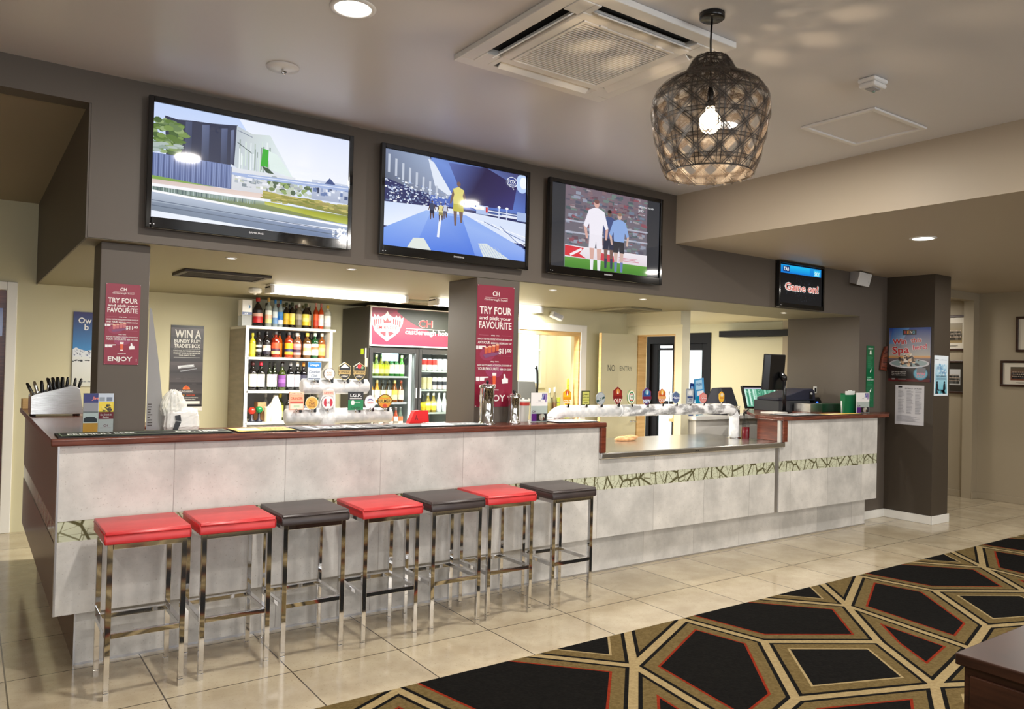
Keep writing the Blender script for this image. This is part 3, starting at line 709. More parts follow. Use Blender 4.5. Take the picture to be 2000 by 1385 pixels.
for k in range(5): A.rect(.60+R.uniform(-.02, .3), .46+k*.012, 1, .475+k*.012, R.choice(((70, 90, 150), (150, 166, 214), (230, 236, 250))))
A.poly([(0, .82), (.27, .58), (.55, .57), (1, .86), (1, 1), (0, 1)], None, [(124, 162, 238), (160, 190, 246), (146, 178, 244), (150, 178, 242), (120, 156, 238), (104, 144, 234)])
A.poly([(.30, .60), (.52, .60), (.62, 1), (.2, 1)], None, [(140, 172, 240), (120, 156, 236), (80, 122, 224), (92, 134, 232)])
A.line(.37, .60, .355, .85, .018, (240, 244, 255))
for k in range(4): A.line(.62+.06*k, .60+.01*k, 1, .72+.05*k, .005, (90, 112, 170) if k % 2 else (250, 252, 255))
A.poly([(.15, 1), (.19, .89), (.26, .88), (.31, 1)], (226, 232, 226)); A.poly([(.64, .86), (.70, .85), (.88, 1), (.68, 1)], (222, 230, 232))
for k in range(8): A.line(.645+.02*k, .865+.003*k, .70+.02*k, 1, .004, (170, 190, 226))
A.rect(.62, .43, .71, .53, (176, 196, 236)); A.rect(.63, .44, .68, .48, (250, 250, 250)); A.rect(.69, .44, .705, .5, (206, 60, 60))
A.poly([(.58, .47), (.64, .45), (.66, .475), (.62, .485)], (255, 240, 230))  # glare blob: lamp reflection painted into the screen picture
for u in (.79, .85): A.rect(u-.004, .42, u+.004, .56, (214, 224, 250)); A.ell(u, .42, .012, .014, (250, 252, 255), 10)
A.rect(.93, .44, 1, .54, (170, 190, 230))
def runner(A, u, v, s, shirt, short, skin=(90, 64, 56)):
    A.ell(u, v-.20*s, .014*s, .028*s, skin, 12)
    A.poly([(u-.04*s, v-.14*s), (u, v-.17*s), (u+.04*s, v-.14*s), (u+.035*s, v+.02*s), (u-.035*s, v+.02*s)], shirt)
    A.poly([(u-.04*s, v-.14*s), (u-.06*s, v+.02*s), (u-.05*s, v+.03*s), (u-.03*s, v-.08*s)], skin); A.poly([(u+.04*s, v-.14*s), (u+.058*s, v+.0*s), (u+.05*s, v+.02*s), (u+.03*s, v-.08*s)], skin)
    A.poly([(u-.035*s, v+.02*s), (u+.035*s, v+.02*s), (u+.04*s, v+.10*s), (u-.036*s, v+.10*s)], short)
    A.poly([(u-.033*s, v+.10*s), (u-.008*s, v+.10*s), (u-.012*s, v+.26*s), (u-.024*s, v+.26*s)], skin); A.poly([(u+.006*s, v+.10*s), (u+.035*s, v+.10*s), (u+.03*s, v+.22*s), (u+.018*s, v+.22*s)], skin)
runner(A, .31, .56, .42, (60, 70, 100), (30, 34, 60)); runner(A, .37, .57, .42, (226, 216, 150), (150, 140, 90)); runner(A, .40, .55, .36, (200, 206, 226), (90, 90, 120))
runner(A, .49, .44, 1.0, (226, 216, 130), (196, 186, 80), (120, 96, 90))
A.ell(.885, .105, .042, .06, (236, 240, 250), 24); A.ell(.885, .105, .037, .052, (64, 74, 140), 24); A.text('FOX', .885, .12, .042, (246, 248, 252), .06); A.text('SPORTS', .885, .145, .016, (246, 248, 252), .05); A.line(.885, .155, .9, .19, .004, (236, 240, 250))
make_tv('television', 2.188, 3.40, 2.311, 3.043, 'wall television showing night athletics on a blue track', A)
# right screen: football players
A = Art(SW+0.013, SH, (52, 54, 60), dz=0.0001)
A.rect(.115, 0, .875, 1, (120, 104, 116), (104, 110, 120))
for k in range(330):
    u, v = R.uniform(.115, .84), R.uniform(0, .72); w_, h_ = R.uniform(.02, .06), R.uniform(.012, .045)
    A.poly([(u, v+.004), (u+.006, v), (min(.875, u+w_), v+.003), (min(.875, u+w_), v+h_), (u, v+h_)], R.choice(((140, 84, 96), (112, 124, 144), (88, 90, 108), (160, 152, 158), (84, 98, 104), (130, 108, 116), (146, 152, 170), (104, 80, 92), (112, 130, 126), (96, 92, 106))))
for v in (.42, .56): A.rect(.115, v, .875, v+.02, (176, 180, 196))
A.rect(.115, .73, .875, .88, (238, 232, 238), (226, 216, 224)); A.poly([(.115, .735), (.28, .745), (.24, .82), (.30, .87), (.115, .86)], (214, 48, 62)); A.poly([(.40, .77), (.55, .79), (.56, .88), (.40, .87)], (206, 70, 84)); A.line(.16, .85, .26, .76, .02, (244, 236, 240))
for k in range(4): A.rect(.6, .80+k*.018, .6+.2*R.random(), .807+k*.018, (206, 120, 136))
A.rect(.115, .875, .875, 1, (96, 156, 66), (74, 134, 50))
def player(A, u, v, s, shirt, short, sock, skin, hair):
    A.ell(u, v-.285*s, .024*s, .05*s, skin, 14); A.ell(u, v-.315*s, .023*s, .028*s, hair, 12)
    A.poly([(u-.07*s, v-.20*s), (u-.02*s, v-.235*s), (u+.02*s, v-.235*s), (u+.07*s, v-.20*s), (u+.055*s, v+.10*s), (u-.06*s, v+.10*s)], shirt)
    A.poly([(u-.07*s, v-.20*s), (u-.115*s, v+.0*s), (u-.085*s, v+.03*s), (u-.05*s, v-.08*s)], shirt); A.poly([(u+.07*s, v-.20*s), (u+.11*s, v+.0*s), (u+.085*s, v+.02*s), (u+.05*s, v-.08*s)], shirt)
    A.poly([(u-.115*s, v+.0*s), (u-.09*s, v+.16*s), (u-.07*s, v+.16*s), (u-.085*s, v+.03*s)], skin); A.poly([(u+.11*s, v), (u+.10*s, v+.15*s), (u+.08*s, v+.15*s), (u+.085*s, v+.02*s)], skin)
    A.poly([(u-.06*s, v+.10*s), (u+.055*s, v+.10*s), (u+.06*s, v+.27*s), (u+.008*s, v+.28*s), (u, v+.18*s), (u-.012*s, v+.28*s), (u-.065*s, v+.27*s)], short)
    for d_ in (-.035, .03): A.poly([(u+(d_-.022)*s, v+.27*s), (u+(d_+.022)*s, v+.27*s), (u+(d_+.014)*s, v+.42*s), (u+(d_-.016)*s, v+.42*s)], skin); A.poly([(u+(d_-.016)*s, v+.41*s), (u+(d_+.016)*s, v+.41*s), (u+(d_+.012)*s, v+.56*s), (u+(d_-.012)*s, v+.56*s)], sock)
player(A, .505, .50, .82, (70, 84, 130), (40, 46, 70), (60, 66, 90), (120, 92, 86), (40, 32, 34))
player(A, .60, .52, .84, (140, 170, 222), (44, 46, 56), (110, 130, 180), (206, 176, 166), (150, 120, 100))
player(A, .385, .46, 1.0, (240, 236, 246), (236, 232, 242), (236, 234, 242), (214, 170, 160), (120, 84, 80))
A.text('UPGRADE TO HD', .855, .115, .020, (236, 236, 240), .15); A.text('HD', .81, .17, .03, (220, 220, 226), .04); A.rect(.78, .135, .785, .185, (220, 220, 226)); A.text('press red', .81, .215, .014, (214, 214, 220), .06)
make_tv('television', 3.585, 4.81, 2.311, 3.043, 'wall television showing two footballers, rightmost of the large screens', A)
# small screen
A = Art(0.70, 0.385, (10, 10, 14), dz=0.0001)
A.rect(.02, .02, .98, .23, (20, 150, 226), (10, 120, 216)); A.rect(.2, .03, .7, .2, (30, 190, 240), (16, 140, 222)); A.rect(.07, .05, .22, .19, (16, 50, 110)); A.text('TAB', .145, .165, .09, (240, 246, 250), .12); A.rect(.80, .06, .96, .22, (60, 196, 240)); A.text('SKY', .88, .20, .10, (220, 250, 250), .12)
for k in range(150):
    a = R.uniform(0, 2*PI); r0 = R.uniform(.15, .5); u, v = .5+.8*r0*math.cos(a), .6+.62*r0*math.sin(a)
    if .02 < u < .97 and .25 < v < .95: A.line(u, v, u+.02*math.cos(a), v+.03*math.sin(a), .0016, R.choice(((60, 74, 96), (40, 50, 70), (86, 90, 110))))
for o_ in ((-.006, 0), (.006, 0), (0, -.012), (0, .012), (.004, .016), (-.005, .01), (.005, -.01)): A.text('Game on!', .50+o_[0], .66+o_[1], .19, (246, 240, 234), .80)
A.text('Game on!', .50, .66, .19, (222, 130, 118), .78)
make_tv('television', 6.45, 7.208, 2.237, 2.693, 'small dark television reading Game on above the till', A, False, (0.022, 0.022, 0.022, 0.045), 4.635, M_DULLSCREEN)

# ------------------------------------------------------------------ ceiling fittings
t = thing('air_conditioner', 'white square ceiling cassette air conditioner with slatted grille', 'air conditioner', (2.40, 2.80, 3.125))
H_ = 0.477
B0 = B(M_PLASTIC)
def frame(Bq, x0, x1, y0, y1, X0, X1, Y0, Y1, z0, z1):
    Bq.box(x0, x1, y0, Y0, z0, z1); Bq.box(x0, x1, Y1, y1, z0, z1); Bq.box(x0, X0, Y0, Y1, z0, z1); Bq.box(X1, x1, Y0, Y1, z0, z1)
frame(B0, -H_, H_, -H_, H_, -0.405, 0.405, -0.405, 0.405, -0.03, -0.001)
frame(B0, -0.325, 0.325, -0.325, 0.325, -0.275, 0.275, -0.275, 0.275, -0.038, -0.003)
for sx in (-1, 1):
    for sy in (-1, 1): B0.box(min(sx*.325, sx*.405), max(sx*.325, sx*.405), min(sy*.29, sy*.405), max(sy*.29, sy*.405), -0.034, -0.002); B0.box(min(sx*.29, sx*.325), max(sx*.29, sx*.325), min(sy*.325, sy*.405), max(sy*.325, sy*.405), -0.034, -0.002)
B0.build('fascia', t, bevel=0.004)
box('cavity', mat('duct_dark', S(14, 14, 14), 0.7), -0.41, 0.41, -0.41, 0.41, -0.004, -0.001, t)
for k in range(4):
    m_ = Matrix.Rotation(k*PI/2, 4, 'Z')
    B0 = B(M_PLASTIC); closed = k in (1, 2)
    B1 = m_ @ Matrix.Translation((0, -0.352, -0.034)) @ Matrix.Rotation(math.radians(36), 4, 'X')
    B0.box(-0.285, 0.285, -0.027, 0.027, -0.004, 0.003, B1); B0.box(-0.285, 0.285, 0.02, 0.028, -0.004, 0.012, B1)
    B0.build('vane', t, bevel=0.002)
B0 = B(M_PLASTIC)
for k in range(30): B0.box(-0.262, 0.262, -0.262+k*0.01792, -0.262+k*0.01792+0.0075, -0.040, -0.034)
frame(B0, -0.275, 0.275, -0.275, 0.275, -0.262, 0.262, -0.265, 0.265, -0.042, -0.030)
B0.box(-0.004, 0.004, -0.262, 0.262, -0.036, -0.032)
B0.build('intake_grille', t)
for sx in (-0.17, 0.17): box('latch', M_PLASTIC, sx-0.02, sx+0.02, -0.285, -0.272, -0.046, -0.036, t, 0.002)

def downlight(x, y, z, r, label, name='downlight', group=None):
    t = thing(name, label, 'ceiling light', (x, y, z), 0, group)
    B(M_PLASTIC).lathe([(r*1.28, -0.001), (r*1.26, -0.006), (r*1.02, -0.008), (r, -0.002), (r, -0.001)], 28, cap=False).build('trim_ring', t)
    B(M_LAMP).lathe([(r, -0.004), (0.0001, -0.004)], 28, cap=False).build('diffuser', t)
downlight(1.32, 3.115, 3.125, 0.078, 'round lit downlight in the main ceiling above the left stools')
downlight(3.795, 3.146, 3.125, 0.078, 'round lit downlight in the main ceiling just behind the cane pendant')
downlight(6.225, 3.143, 2.70, 0.078, 'round lit downlight in the lower ceiling on the right')
for x, y, l in ((1.335, 4.939, 'above the left bar end near the dark ceiling vent'), (2.118, 4.90, 'second from the left, left of the middle column'), (3.914, 4.973, 'just right of the middle column'), (4.97, 4.999, 'second to the right of the middle column'), (7.05, 5.004, 'under the small dark television')):
    downlight(x, y, 2.229, 0.026, 'tiny soffit downlight ' + l, 'spotlight', 'small soffit downlights')

t = thing('ceiling_sprinkler', 'small white oval ceiling plate above the left television', 'sprinkler', (1.306, 3.977, 3.125))
B(M_PLASTIC).lathe([(0.085, -0.001), (0.082, -0.008), (0.03, -0.012), (0.0001, -0.012)], 24, cap=False).build('plate', t)
B(M_CHROME).tube([(0, 0, -0.012), (0, 0, -0.03), (0.015, 0, -0.035)], 0.006, 8).build('nozzle', t)
B(M_BLACK).lathe([(0.012, -0.016), (0.010, -0.020), (0.0001, -0.02)], 10, (0.02, 0.03, 0.005), cap=False).build('sensor_dot', t)

t = thing('emergency_light', 'white box emergency light on the ceiling above the access hatch', 'emergency light', (3.79, 2.185, 3.125), 0.0)
B(M_PLASTIC).box(-0.065, 0.065, -0.05, 0.05, -0.024, -0.001).build('back_box', t, bevel=0.012, seg=3)
B(M_PLASTIC).box(-0.06, 0.06, -0.046, 0.046, -0.05, -0.024).build('cover', t, bevel=0.016, seg=3)
B(M_GREYPLASTIC).box(-0.035, 0.035, -0.024, 0.024, -0.054, -0.05).build('lens', t, bevel=0.002)
B(M_CHROME).lathe([(0.008, -0.062), (0.006, -0.054)], 10, (0.012, 0, 0)).build('test_button', t)

t = thing('access_hatch', 'square ceiling access hatch with thin white frame', 'hatch', (4.48, 2.637, 3.125))
B0 = B(M_PLASTIC); frame(B0, -0.295, 0.295, -0.24, 0.24, -0.265, 0.265, -0.21, 0.21, -0.014, -0.001); B0.build('hatch_frame', t, bevel=0.002)
box('hatch_panel', M_CEIL, -0.265, 0.265, -0.21, 0.21, -0.004, -0.001, t)

# cane pendant
t = thing('pendant_lamp', 'woven dark cane pendant lamp with a glowing globe bulb', 'pendant lamp', (2.565, 2.204, 3.125))
B(M_BLACK).lathe([(0.053, -0.001), (0.053, -0.022), (0.047, -0.026), (0.0001, -0.026)], 28, cap=True).build('ceiling_rose', t)
B(M_BLACK).tube([(0, 0, -0.02), (-0.004, 0.002, -0.12), (-0.002, 0, -0.22), (0, 0, -0.31)], 0.0042, 8).build('cord', t)
B(M_BLACK).lathe([(0.006, -0.40), (0.012, -0.395), (0.014, -0.34), (0.010, -0.325), (0.006, -0.30)], 12).lathe([(0.004, -0.405), (0.020, -0.40), (0.022, -0.385), (0.012, -0.372)], 14).build('socket', t)
B(M_BULB).lathe([(0.0001, -0.516), (0.018, -0.512), (0.034, -0.500), (0.044, -0.480), (0.046, -0.466), (0.042, -0.446), (0.032, -0.432), (0.021, -0.424), (0.018, -0.402)], 20, cap=False).build('bulb', t)
PROF = [(0.060, -0.188), (0.072, -0.196), (0.088, -0.218), (0.100, -0.244), (0.121, -0.272), (0.165, -0.296), (0.205, -0.318), (0.230, -0.345), (0.243, -0.375), (0.247, -0.405), (0.245, -0.440), (0.238, -0.490), (0.226, -0.545), (0.213, -0.600), (0.198, -0.650), (0.181, -0.692)]
SL = [0.0]
for i in range(1, len(PROF)): SL.append(SL[-1]+math.hypot(PROF[i][0]-PROF[i-1][0], PROF[i][1]-PROF[i-1][1]))
def prof(s):
    s = max(0, min(1, s))*SL[-1]
    for i in range(1, len(SL)):
        if s <= SL[i]+1e-9:
            f = (s-SL[i-1])/(SL[i]-SL[i-1]); return (PROF[i-1][0]+f*(PROF[i][0]-PROF[i-1][0]), PROF[i-1][1]+f*(PROF[i][1]-PROF[i-1][1]))
    return PROF[-1]
def cane_mat(name, col, a):
    m = bpy.data.materials.new(name); m.use_nodes = True; nt = m.node_tree; N = nt.nodes; L = nt.links
    b = N['Principled BSDF']; b.inputs['Base Color'].default_value = col; b.inputs['Roughness'].default_value = 0.5; b.inputs['Alpha'].default_value = a
    return m
M_CANE = cane_mat('dark_cane', S(30, 24, 19), 1.0); M_MESH = cane_mat('cane_gauze', S(54, 44, 36), 0.5)
def ribbon(Bq, path, w, seg=40, off=0.0):
    """strip following the shade; path(t)->(angle, s)"""
    prev = None
    for k in range(seg+1):
        a, s = path(k/seg); a2, s2 = path(min(1, k/seg+0.01)); a1, s1 = path(max(0, k/seg-0.01))
        def P(a, s):
            r, z = prof(s); r += off; return Vector((r*math.cos(a), r*math.sin(a), z))
        p = P(a, s); d = (P(a2, s2)-P(a1, s1)).normalized(); n = Vector((math.cos(a), math.sin(a), 0.25)).normalized(); sd = d.cross(n).normalized()*w/2
        v = (Bq.bm.verts.new(p+sd), Bq.bm.verts.new(p-sd))
        if prev: Bq.face([prev[0], prev[1], v[1], v[0]], True)
        prev = v
B0 = B(M_CANE); NV = 14
for k in range(NV):
    a0 = 2*PI*k/NV
    for da in (-0.045, 0.045): ribbon(B0, lambda u, a0=a0, da=da: (a0+da, u), 0.0035, 26)
for s in (0.02, 0.05, 0.09, 0.13, 0.17): ribbon(B0, lambda u, s=s: (u*2*PI, s+0.008*math.sin(u*40)), 0.006, 60)
for s in (0.30, 0.46, 0.625, 0.79, 0.93):
    for ds in (-0.012, 0.012): ribbon(B0, lambda u, s=s, ds=ds: (u*2*PI, s+ds), 0.003, 56)
ribbon(B0, lambda u: (u*2*PI, 0.995), 0.007, 56)
for sg in (-1, 1):
    for k in range(NV): 
        for da in (-0.032, 0.032): ribbon(B0, lambda u, sg=sg, k=k, da=da: (2*PI*(k+.5+sg*6.15*(u-.30))/NV+da, u), 0.0032, 44, 0.0012*sg)
B0.build('shade', t)
B0 = B(M_MESH)
for k in range(NV): ribbon(B0, lambda u, k=k: (2*PI*k/NV, u), 0.040, 24, -0.0012)
for sg in (-1, 1):
    for k in range(NV): ribbon(B0, lambda u, sg=sg, k=k: (2*PI*(k+.5+sg*6.15*(u-.30))/NV, u), 0.026, 40, -0.002*sg)
for s in (0.30, 0.46, 0.625, 0.79, 0.93): ribbon(B0, lambda u, s=s: (u*2*PI, s), 0.026, 56, -0.003)
B0.build('gauze', t)
pl = bpy.data.lights.new('pendant_bulb_light', 'POINT'); pl.energy = 16; pl.color = (1.0, 0.74, 0.46); pl.shadow_soft_size = 0.02
po = bpy.data.objects.new('pendant_bulb_light', pl); COL.objects.link(po); po.location = (2.565, 2.204, 3.125-0.535)

# soffit vents and battens
def vent(x0, x1, y0, y1, label, m=M_DARKTAUPE):
    t = thing('ceiling_vent', label, 'vent', ((x0+x1)/2, (y0+y1)/2, 2.233)); hx, hy = (x1-x0)/2, (y1-y0)/2
    B0 = B(m); frame(B0, -hx, hx, -hy, hy, -hx+.035, hx-.035, -hy+.035, hy-.035, -0.022, -0.001); B0.build('vent_frame', t, bevel=0.003)
    B0 = B(m); n = 9
    for k in range(n): B0.box(-hx+.035, hx-.035, -hy+.04+k*(2*hy-.08)/n, -hy+.04+k*(2*hy-.08)/n+0.012, -0.016, -0.002)
    B0.build('vent_slats', t)
vent(1.25, 1.87, 5.80, 6.22, 'dark ceiling vent in the soffit left of the long batten light')
vent(3.58, 3.98, 6.85, 7.15, 'olive ceiling vent in the soffit between the two batten lights', M_OLIVE)
vent(5.55, 6.0, 5.75, 6.35, 'ceiling vent in the soffit in front of the staff doorway', M_OLIVE)
def batten(x0, x1, y0, y1, label):
    t = thing('batten_light', label, 'ceiling light', ((x0+x1)/2, (y0+y1)/2, 2.233)); hx, hy = (x1-x0)/2, (y1-y0)/2
    box('base', M_PLASTIC, -hx, hx, -hy*.7, hy*.7, -0.03, -0.001, t)
    B(M_TUBE).prism([(-hy, -0.025), (hy, -0.025), (hy*.8, -0.072), (-hy*.8, -0.072)], (-hx+.03, hx-.03), 'X').build('diffuser', t, bevel=0.004)
    for s in (-1, 1): B(M_PLASTIC).box(min(s*hx, s*(hx-.03)), max(s*hx, s*(hx-.03)), -hy*1.02, hy*1.02, -0.076, -0.012).build('end_cap', t, bevel=0.006)
batten(2.06, 3.34, 6.40, 6.58, 'long lit batten light over the bottle shelves')
batten(3.64, 4.92, 6.40, 6.58, 'lit batten light partly hidden by the middle column')
t = thing('motion_sensor', 'round white sensor on the soffit beside the long batten light', 'sensor', (2.09, 6.94, 2.233))
B(M_PLASTIC).lathe([(0.05, -0.001), (0.058, -0.01), (0.058, -0.035), (0.045, -0.045), (0.0001, -0.045)], 22, cap=False).build('sensor_body', t)
B(M_PLASTIC).lathe([(0.014, -0.045), (0.011, -0.058), (0.0001, -0.06)], 12, cap=False).build('sensor_lens', t)

# wall speakers
t = thing('loudspeaker', 'white loudspeaker on a bracket beside the small television', 'loudspeaker', (7.87, 4.62, 2.625), math.radians(8))
m_ = Matrix.Rotation(math.radians(14), 4, 'X')
B(M_GREYPLASTIC).prism([(-0.15, -0.02), (0.15, -0.02), (0.10, 0.10), (-0.10, 0.10)], (-0.065, 0.065), 'Z', m_).build('speaker_cabinet', t, bevel=0.008)
B(M_PLASTIC).box(-0.152, 0.152, -0.034, -0.02, -0.07, 0.07, m_).build('speaker_grille', t, bevel=0.005)
B(M_BLACK).box(0.10, 0.11, -0.0355, -0.034, -0.02, -0.015, m_).build('maker_mark', t)
B(M_PLASTIC).box(-0.06, -0.02, 0.06, 0.075, -0.03, 0.03).build('wall_bracket', t)
t = thing('loudspeaker', 'small white loudspeaker high on the wall above the servery window', 'loudspeaker', (5.19, 6.545, 2.142), math.radians(-12))
B(M_PLASTIC).box(-0.075, 0.075, -0.07, 0.0, -0.035, 0.035, Matrix.Rotation(0.35, 4, 'Y')).build('speaker_cabinet', t, bevel=0.02, seg=3)
B(M_GREYPLASTIC).box(-0.055, 0.055, -0.074, -0.07, -0.022, 0.022, Matrix.Rotation(0.35, 4, 'Y')).build('speaker_grille', t, bevel=0.004)

# ------------------------------------------------------------------ signs and posters
MAR = (140, 28, 56)
def hand(A, u, v, s, c=(240, 236, 236)):
    k = A.h/A.w
    A.poly([(u-.06*s*k, v-.012*s), (u-.025*s*k, v-.012*s), (u-.025*s*k, v+.026*s), (u-.06*s*k, v+.026*s)], c)
    A.poly([(u-.02*s*k, v-.012*s), (u+.075*s*k, v-.014*s), (u+.075*s*k, v-.004*s), (u+.03*s*k, v), (u+.028*s*k, v+.024*s), (u-.02*s*k, v+.024*s)], c)
def thumb(A, u, v, s, c=(244, 242, 242)):
    k = A.h/A.w
    A.poly([(u-.03*s*k, v), (u-.01*s*k, v-.012*s), (u-.012*s*k, v-.045*s), (u+.004*s*k, v-.045*s), (u+.012*s*k, v-.012*s), (u+.034*s*k, v-.008*s), (u+.034*s*k, v+.03*s), (u-.024*s*k, v+.034*s)], c)
def tasting(w, h, full):
    A = Art(w, h, MAR, 0.002); W = (238, 232, 228)
    A.ell(.5, .70, .24, .06, (152, 52, 92)); A.ell(.3, .57, .2, .05, (152, 48, 84))
    A.text('CH', .5, .085, .040, W, .19); A.rect(.21, .0985, .82, .1005, W); A.text('castlereagh hotel', .5, .124, .020, W, .62, bold=False)
    A.text('TRY FOUR', .5, .235, .062, W, .86); A.text('and pick your', .5, .283, .030, W, .86); A.text('FAVOURITE', .5, .355, .060, W, .88)
    A.rect(.06, .41, .33, .412, (190, 120, 136)); A.rect(.67, .41, .94, .412, (190, 120, 136)); A.text('step one', .5, .416, .012, W, .22)
    A.text('HAVE A TASTING PADDLE WITH YOUR CHOICE OF', .5, .45, .015, W, .92); A.text('ANY FOUR', .20, .482, .022, W, .32); A.text('BEERS OR CIDERS ON TAP', .67, .482, .014, W, .56)
    hand(A, .10, .51, .75)
    for k in range(4): A.poly([(.22+.10*k, .515-.008*k), (.31+.10*k, .51-.008*k), (.30+.10*k, .56-.008*k), (.23+.10*k, .565-.008*k)], (206, 96, 60) if full else (200, 110, 116)); A.ell(.265+.10*k, .512-.008*k, .045, .007, (230, 180, 150))
    A.poly([(.18, .575), (.62, .545), (.64, .565), (.24, .60)], (130, 70, 110))
    A.text('$11', .70, .56, .045, W, .20); A.text('.00', .88, .545, .028, W, .14); A.rect(.58, .578, .94, .58, (190, 120, 136))
    A.text('step two', .5, .632, .012, W, .22); A.text('NOW HAS YOU MADE A CHOICE A SCHOONER OF', .5, .665, .014, W, .92); A.text('YOUR FAVOURITE', .33, .698, .024, W, .56); A.text('BEER OR CIDER', .80, .698, .015, W, .32)
    hand(A, .16, .765, .9); A.poly([(.44, .72), (.55, .72), (.53, .82), (.46, .82)], (222, 92, 50)); A.poly([(.44, .72), (.55, .72), (.545, .745), (.445, .745)], (246, 240, 236)); A.rect(.455, .815, .535, .828, (240, 230, 226)); thumb(A, .78, .775, 1.0)
    A.text('step three', .5, .865, .012, W, .24); A.text('ENJOY', .46, .955, .055, W, .70)
    A.text('!', .93, .955, .03, W)
    for u, v in ((.02, .006), (.98, .006), (.02, .994), (.98, .994)): A.ell(u, v, .012, .004, (214, 214, 214), 8)
    return A
def poster(name, A, label, cat, loc, rot=(0, 0, 0), m=None, group=None):
    return tag(A.build(name, m or M_PRINT, None, loc, rot), label, cat, group)
poster('wall_sign', tasting(0.175, 0.45, False), 'faded maroon tasting offer sign on the left column', 'sign', (0.622, 4.771, 1.551))
poster('wall_sign', tasting(0.327, 0.885, True), 'tall maroon tasting offer sign on the middle column behind the chrome dispensers', 'sign', (2.999, 4.688, 1.295))
# rum prize poster on the back wall
A = Art(0.31, 0.81, (52, 48, 52), 0.002)
for k in range(7): A.rect(0, .03+k*.14, 1, .14+k*.14, *R.choice((((72, 66, 68), (54, 50, 54)), ((60, 56, 60), (80, 74, 76)), ((86, 78, 80), (60, 56, 60)))))
for k in range(40): v = R.uniform(.03, .9); u = R.uniform(0, .8); A.rect(u, v, u+R.uniform(.05, .25), v+.003, R.choice(((44, 40, 44), (100, 92, 94))))
A.rect(0, 0, 1, .03, (16, 14, 14)); W = (232, 230, 224)
A.text('WIN A', .52, .155, .105, W, .80); A.text('BUNDY RUM', .5, .215, .045, W, .80); A.text("TRADIE'S BOX", .5, .275, .047, W, .80)
A.rect(.1, .29, .9, .293, W); A.text('PURCHASE ANY BUNDABERG RUM', .5, .322, .016, W, .82); A.text('PRODUCT TO GO IN THE DRAW FOR', .5, .350, .016, W, .82); A.text('YOUR CHANCE TO WIN', .5, .378, .016, W, .5); A.rect(.1, .395, .9, .398, W)
A.poly([(.22, .50), (.72, .475), (.74, .51), (.24, .535)], (176, 178, 186)); A.poly([(.24, .505), (.70, .485), (.70, .495), (.25, .515)], (238, 240, 244)); A.poly([(.3, .56), (.82, .525), (.82, .535), (.32, .575)], (150, 152, 160)); A.poly([(.23, .50), (.32, .496), (.33, .53), (.24, .535)], (220, 222, 228))
A.poly([(.40, .77), (.5, .74), (.62, .77), (.62, .79), (.40, .79)], (222, 120, 50)); A.ell(.51, .765, .06, .02, (206, 84, 30)); A.text('BUNDABERG', .51, .825, .022, (206, 200, 196), .42)
A.text('RUM PRIZE', .33, .868, .016, (222, 160, 60), .26); A.text('DRAW HERE', .65, .868, .016, (206, 84, 50), .26); A.text('ASK OUR BAR STAFF FOR MORE DETAIL', .55, .898, .012, W, .66); A.text('TERMS AND CONDITIONS APPLY', .5, .92, .012, W, .6)
A.rect(.3, .935, .93, .97, (240, 238, 232)); A.rect(0, .98, 1, 1, (18, 16, 16))
poster('wall_poster', A, 'grey rum prize poster on the back wall left of the bottle shelves', 'poster', (1.655, 8.194, 1.11))
A = Art(0.20, 0.04, (240, 236, 230), 0.002); poster('paper_strip', A, 'white paper strip on the wall under the rum poster', 'paper', (1.77, 8.194, 1.066))
# snow poster
A = Art(0.36, 0.695, (40, 60, 130), 0.012)
A.rect(0, 0, 1, .55, (52, 44, 110), (60, 140, 206)); A.poly([(0, .50), (.08, .475), (.16, .50), (.3, .52), (.5, .50), (.7, .53), (1, .50), (1, .7), (0, .7)], (224, 230, 240)); A.rect(0, .6, 1, 1, (226, 230, 232), (206, 208, 198))
for k in range(40): u, v = R.uniform(0, .9), R.uniform(.50, .60); A.poly([(u, v), (u+.05, v+.012), (u+.02, v+.025)], R.choice(((110, 120, 150), (70, 80, 100), (180, 190, 210))))
for k in range(16): A.ell(R.uniform(0, .6), .655+R.uniform(-.01, .01), .03, .006, (50, 56, 64), 8)
A.text('Ow', .26, .15, .08, (244, 246, 250), .30); A.text('b', .30, .24, .085, (244, 246, 250)); A.text('the mountain', .5, .94, .015, (90, 96, 110), .7)
poster('wall_poster', A, 'blue sky and snow poster on the back wall behind the left column', 'poster', (0.808, 8.186, 1.305))
# prize poster on the stub wall
A = Art(0.462, 0.595, (30, 70, 150), 0.006)
A.rect(0, 0, 1, .55, (20, 66, 156), (196, 190, 180)); A.poly([(.1, 0), (.5, 0), (.3, .3), (0, .3)], None, [(30, 80, 170), (80, 140, 210), (160, 190, 220), (90, 140, 200)]); A.rect(.0, .52, 1, .57, (226, 176, 110), (206, 150, 100)); A.rect(0, .57, 1, .66, (120, 110, 120), (96, 84, 84))
A.rect(0, .66, 1, 1, (40, 26, 26), (20, 10, 12)); A.rect(.0, .95, 1, 1, (90, 16, 22))
A.ell(.5, .665, .48, .085, (206, 206, 214), 28); A.ell(.5, .66, .43, .065, (150, 170, 176), 28)
for k in range(60): A.ell(R.gauss(.48, .12), R.gauss(.60, .045), R.uniform(.015, .05), R.uniform(.01, .03), R.choice(((40, 32, 34), (206, 160, 120), (230, 200, 170), (90, 70, 60), (240, 230, 220), (60, 50, 56))), 9)
A.rect(.34, .04, .67, .135, (24, 26, 40)); 
for k, c in enumerate(((200, 60, 60), (230, 150, 40), (240, 220, 210), (90, 170, 200))): A.text('KENO'[k], .41+.065*k, .115, .06, c, .055)
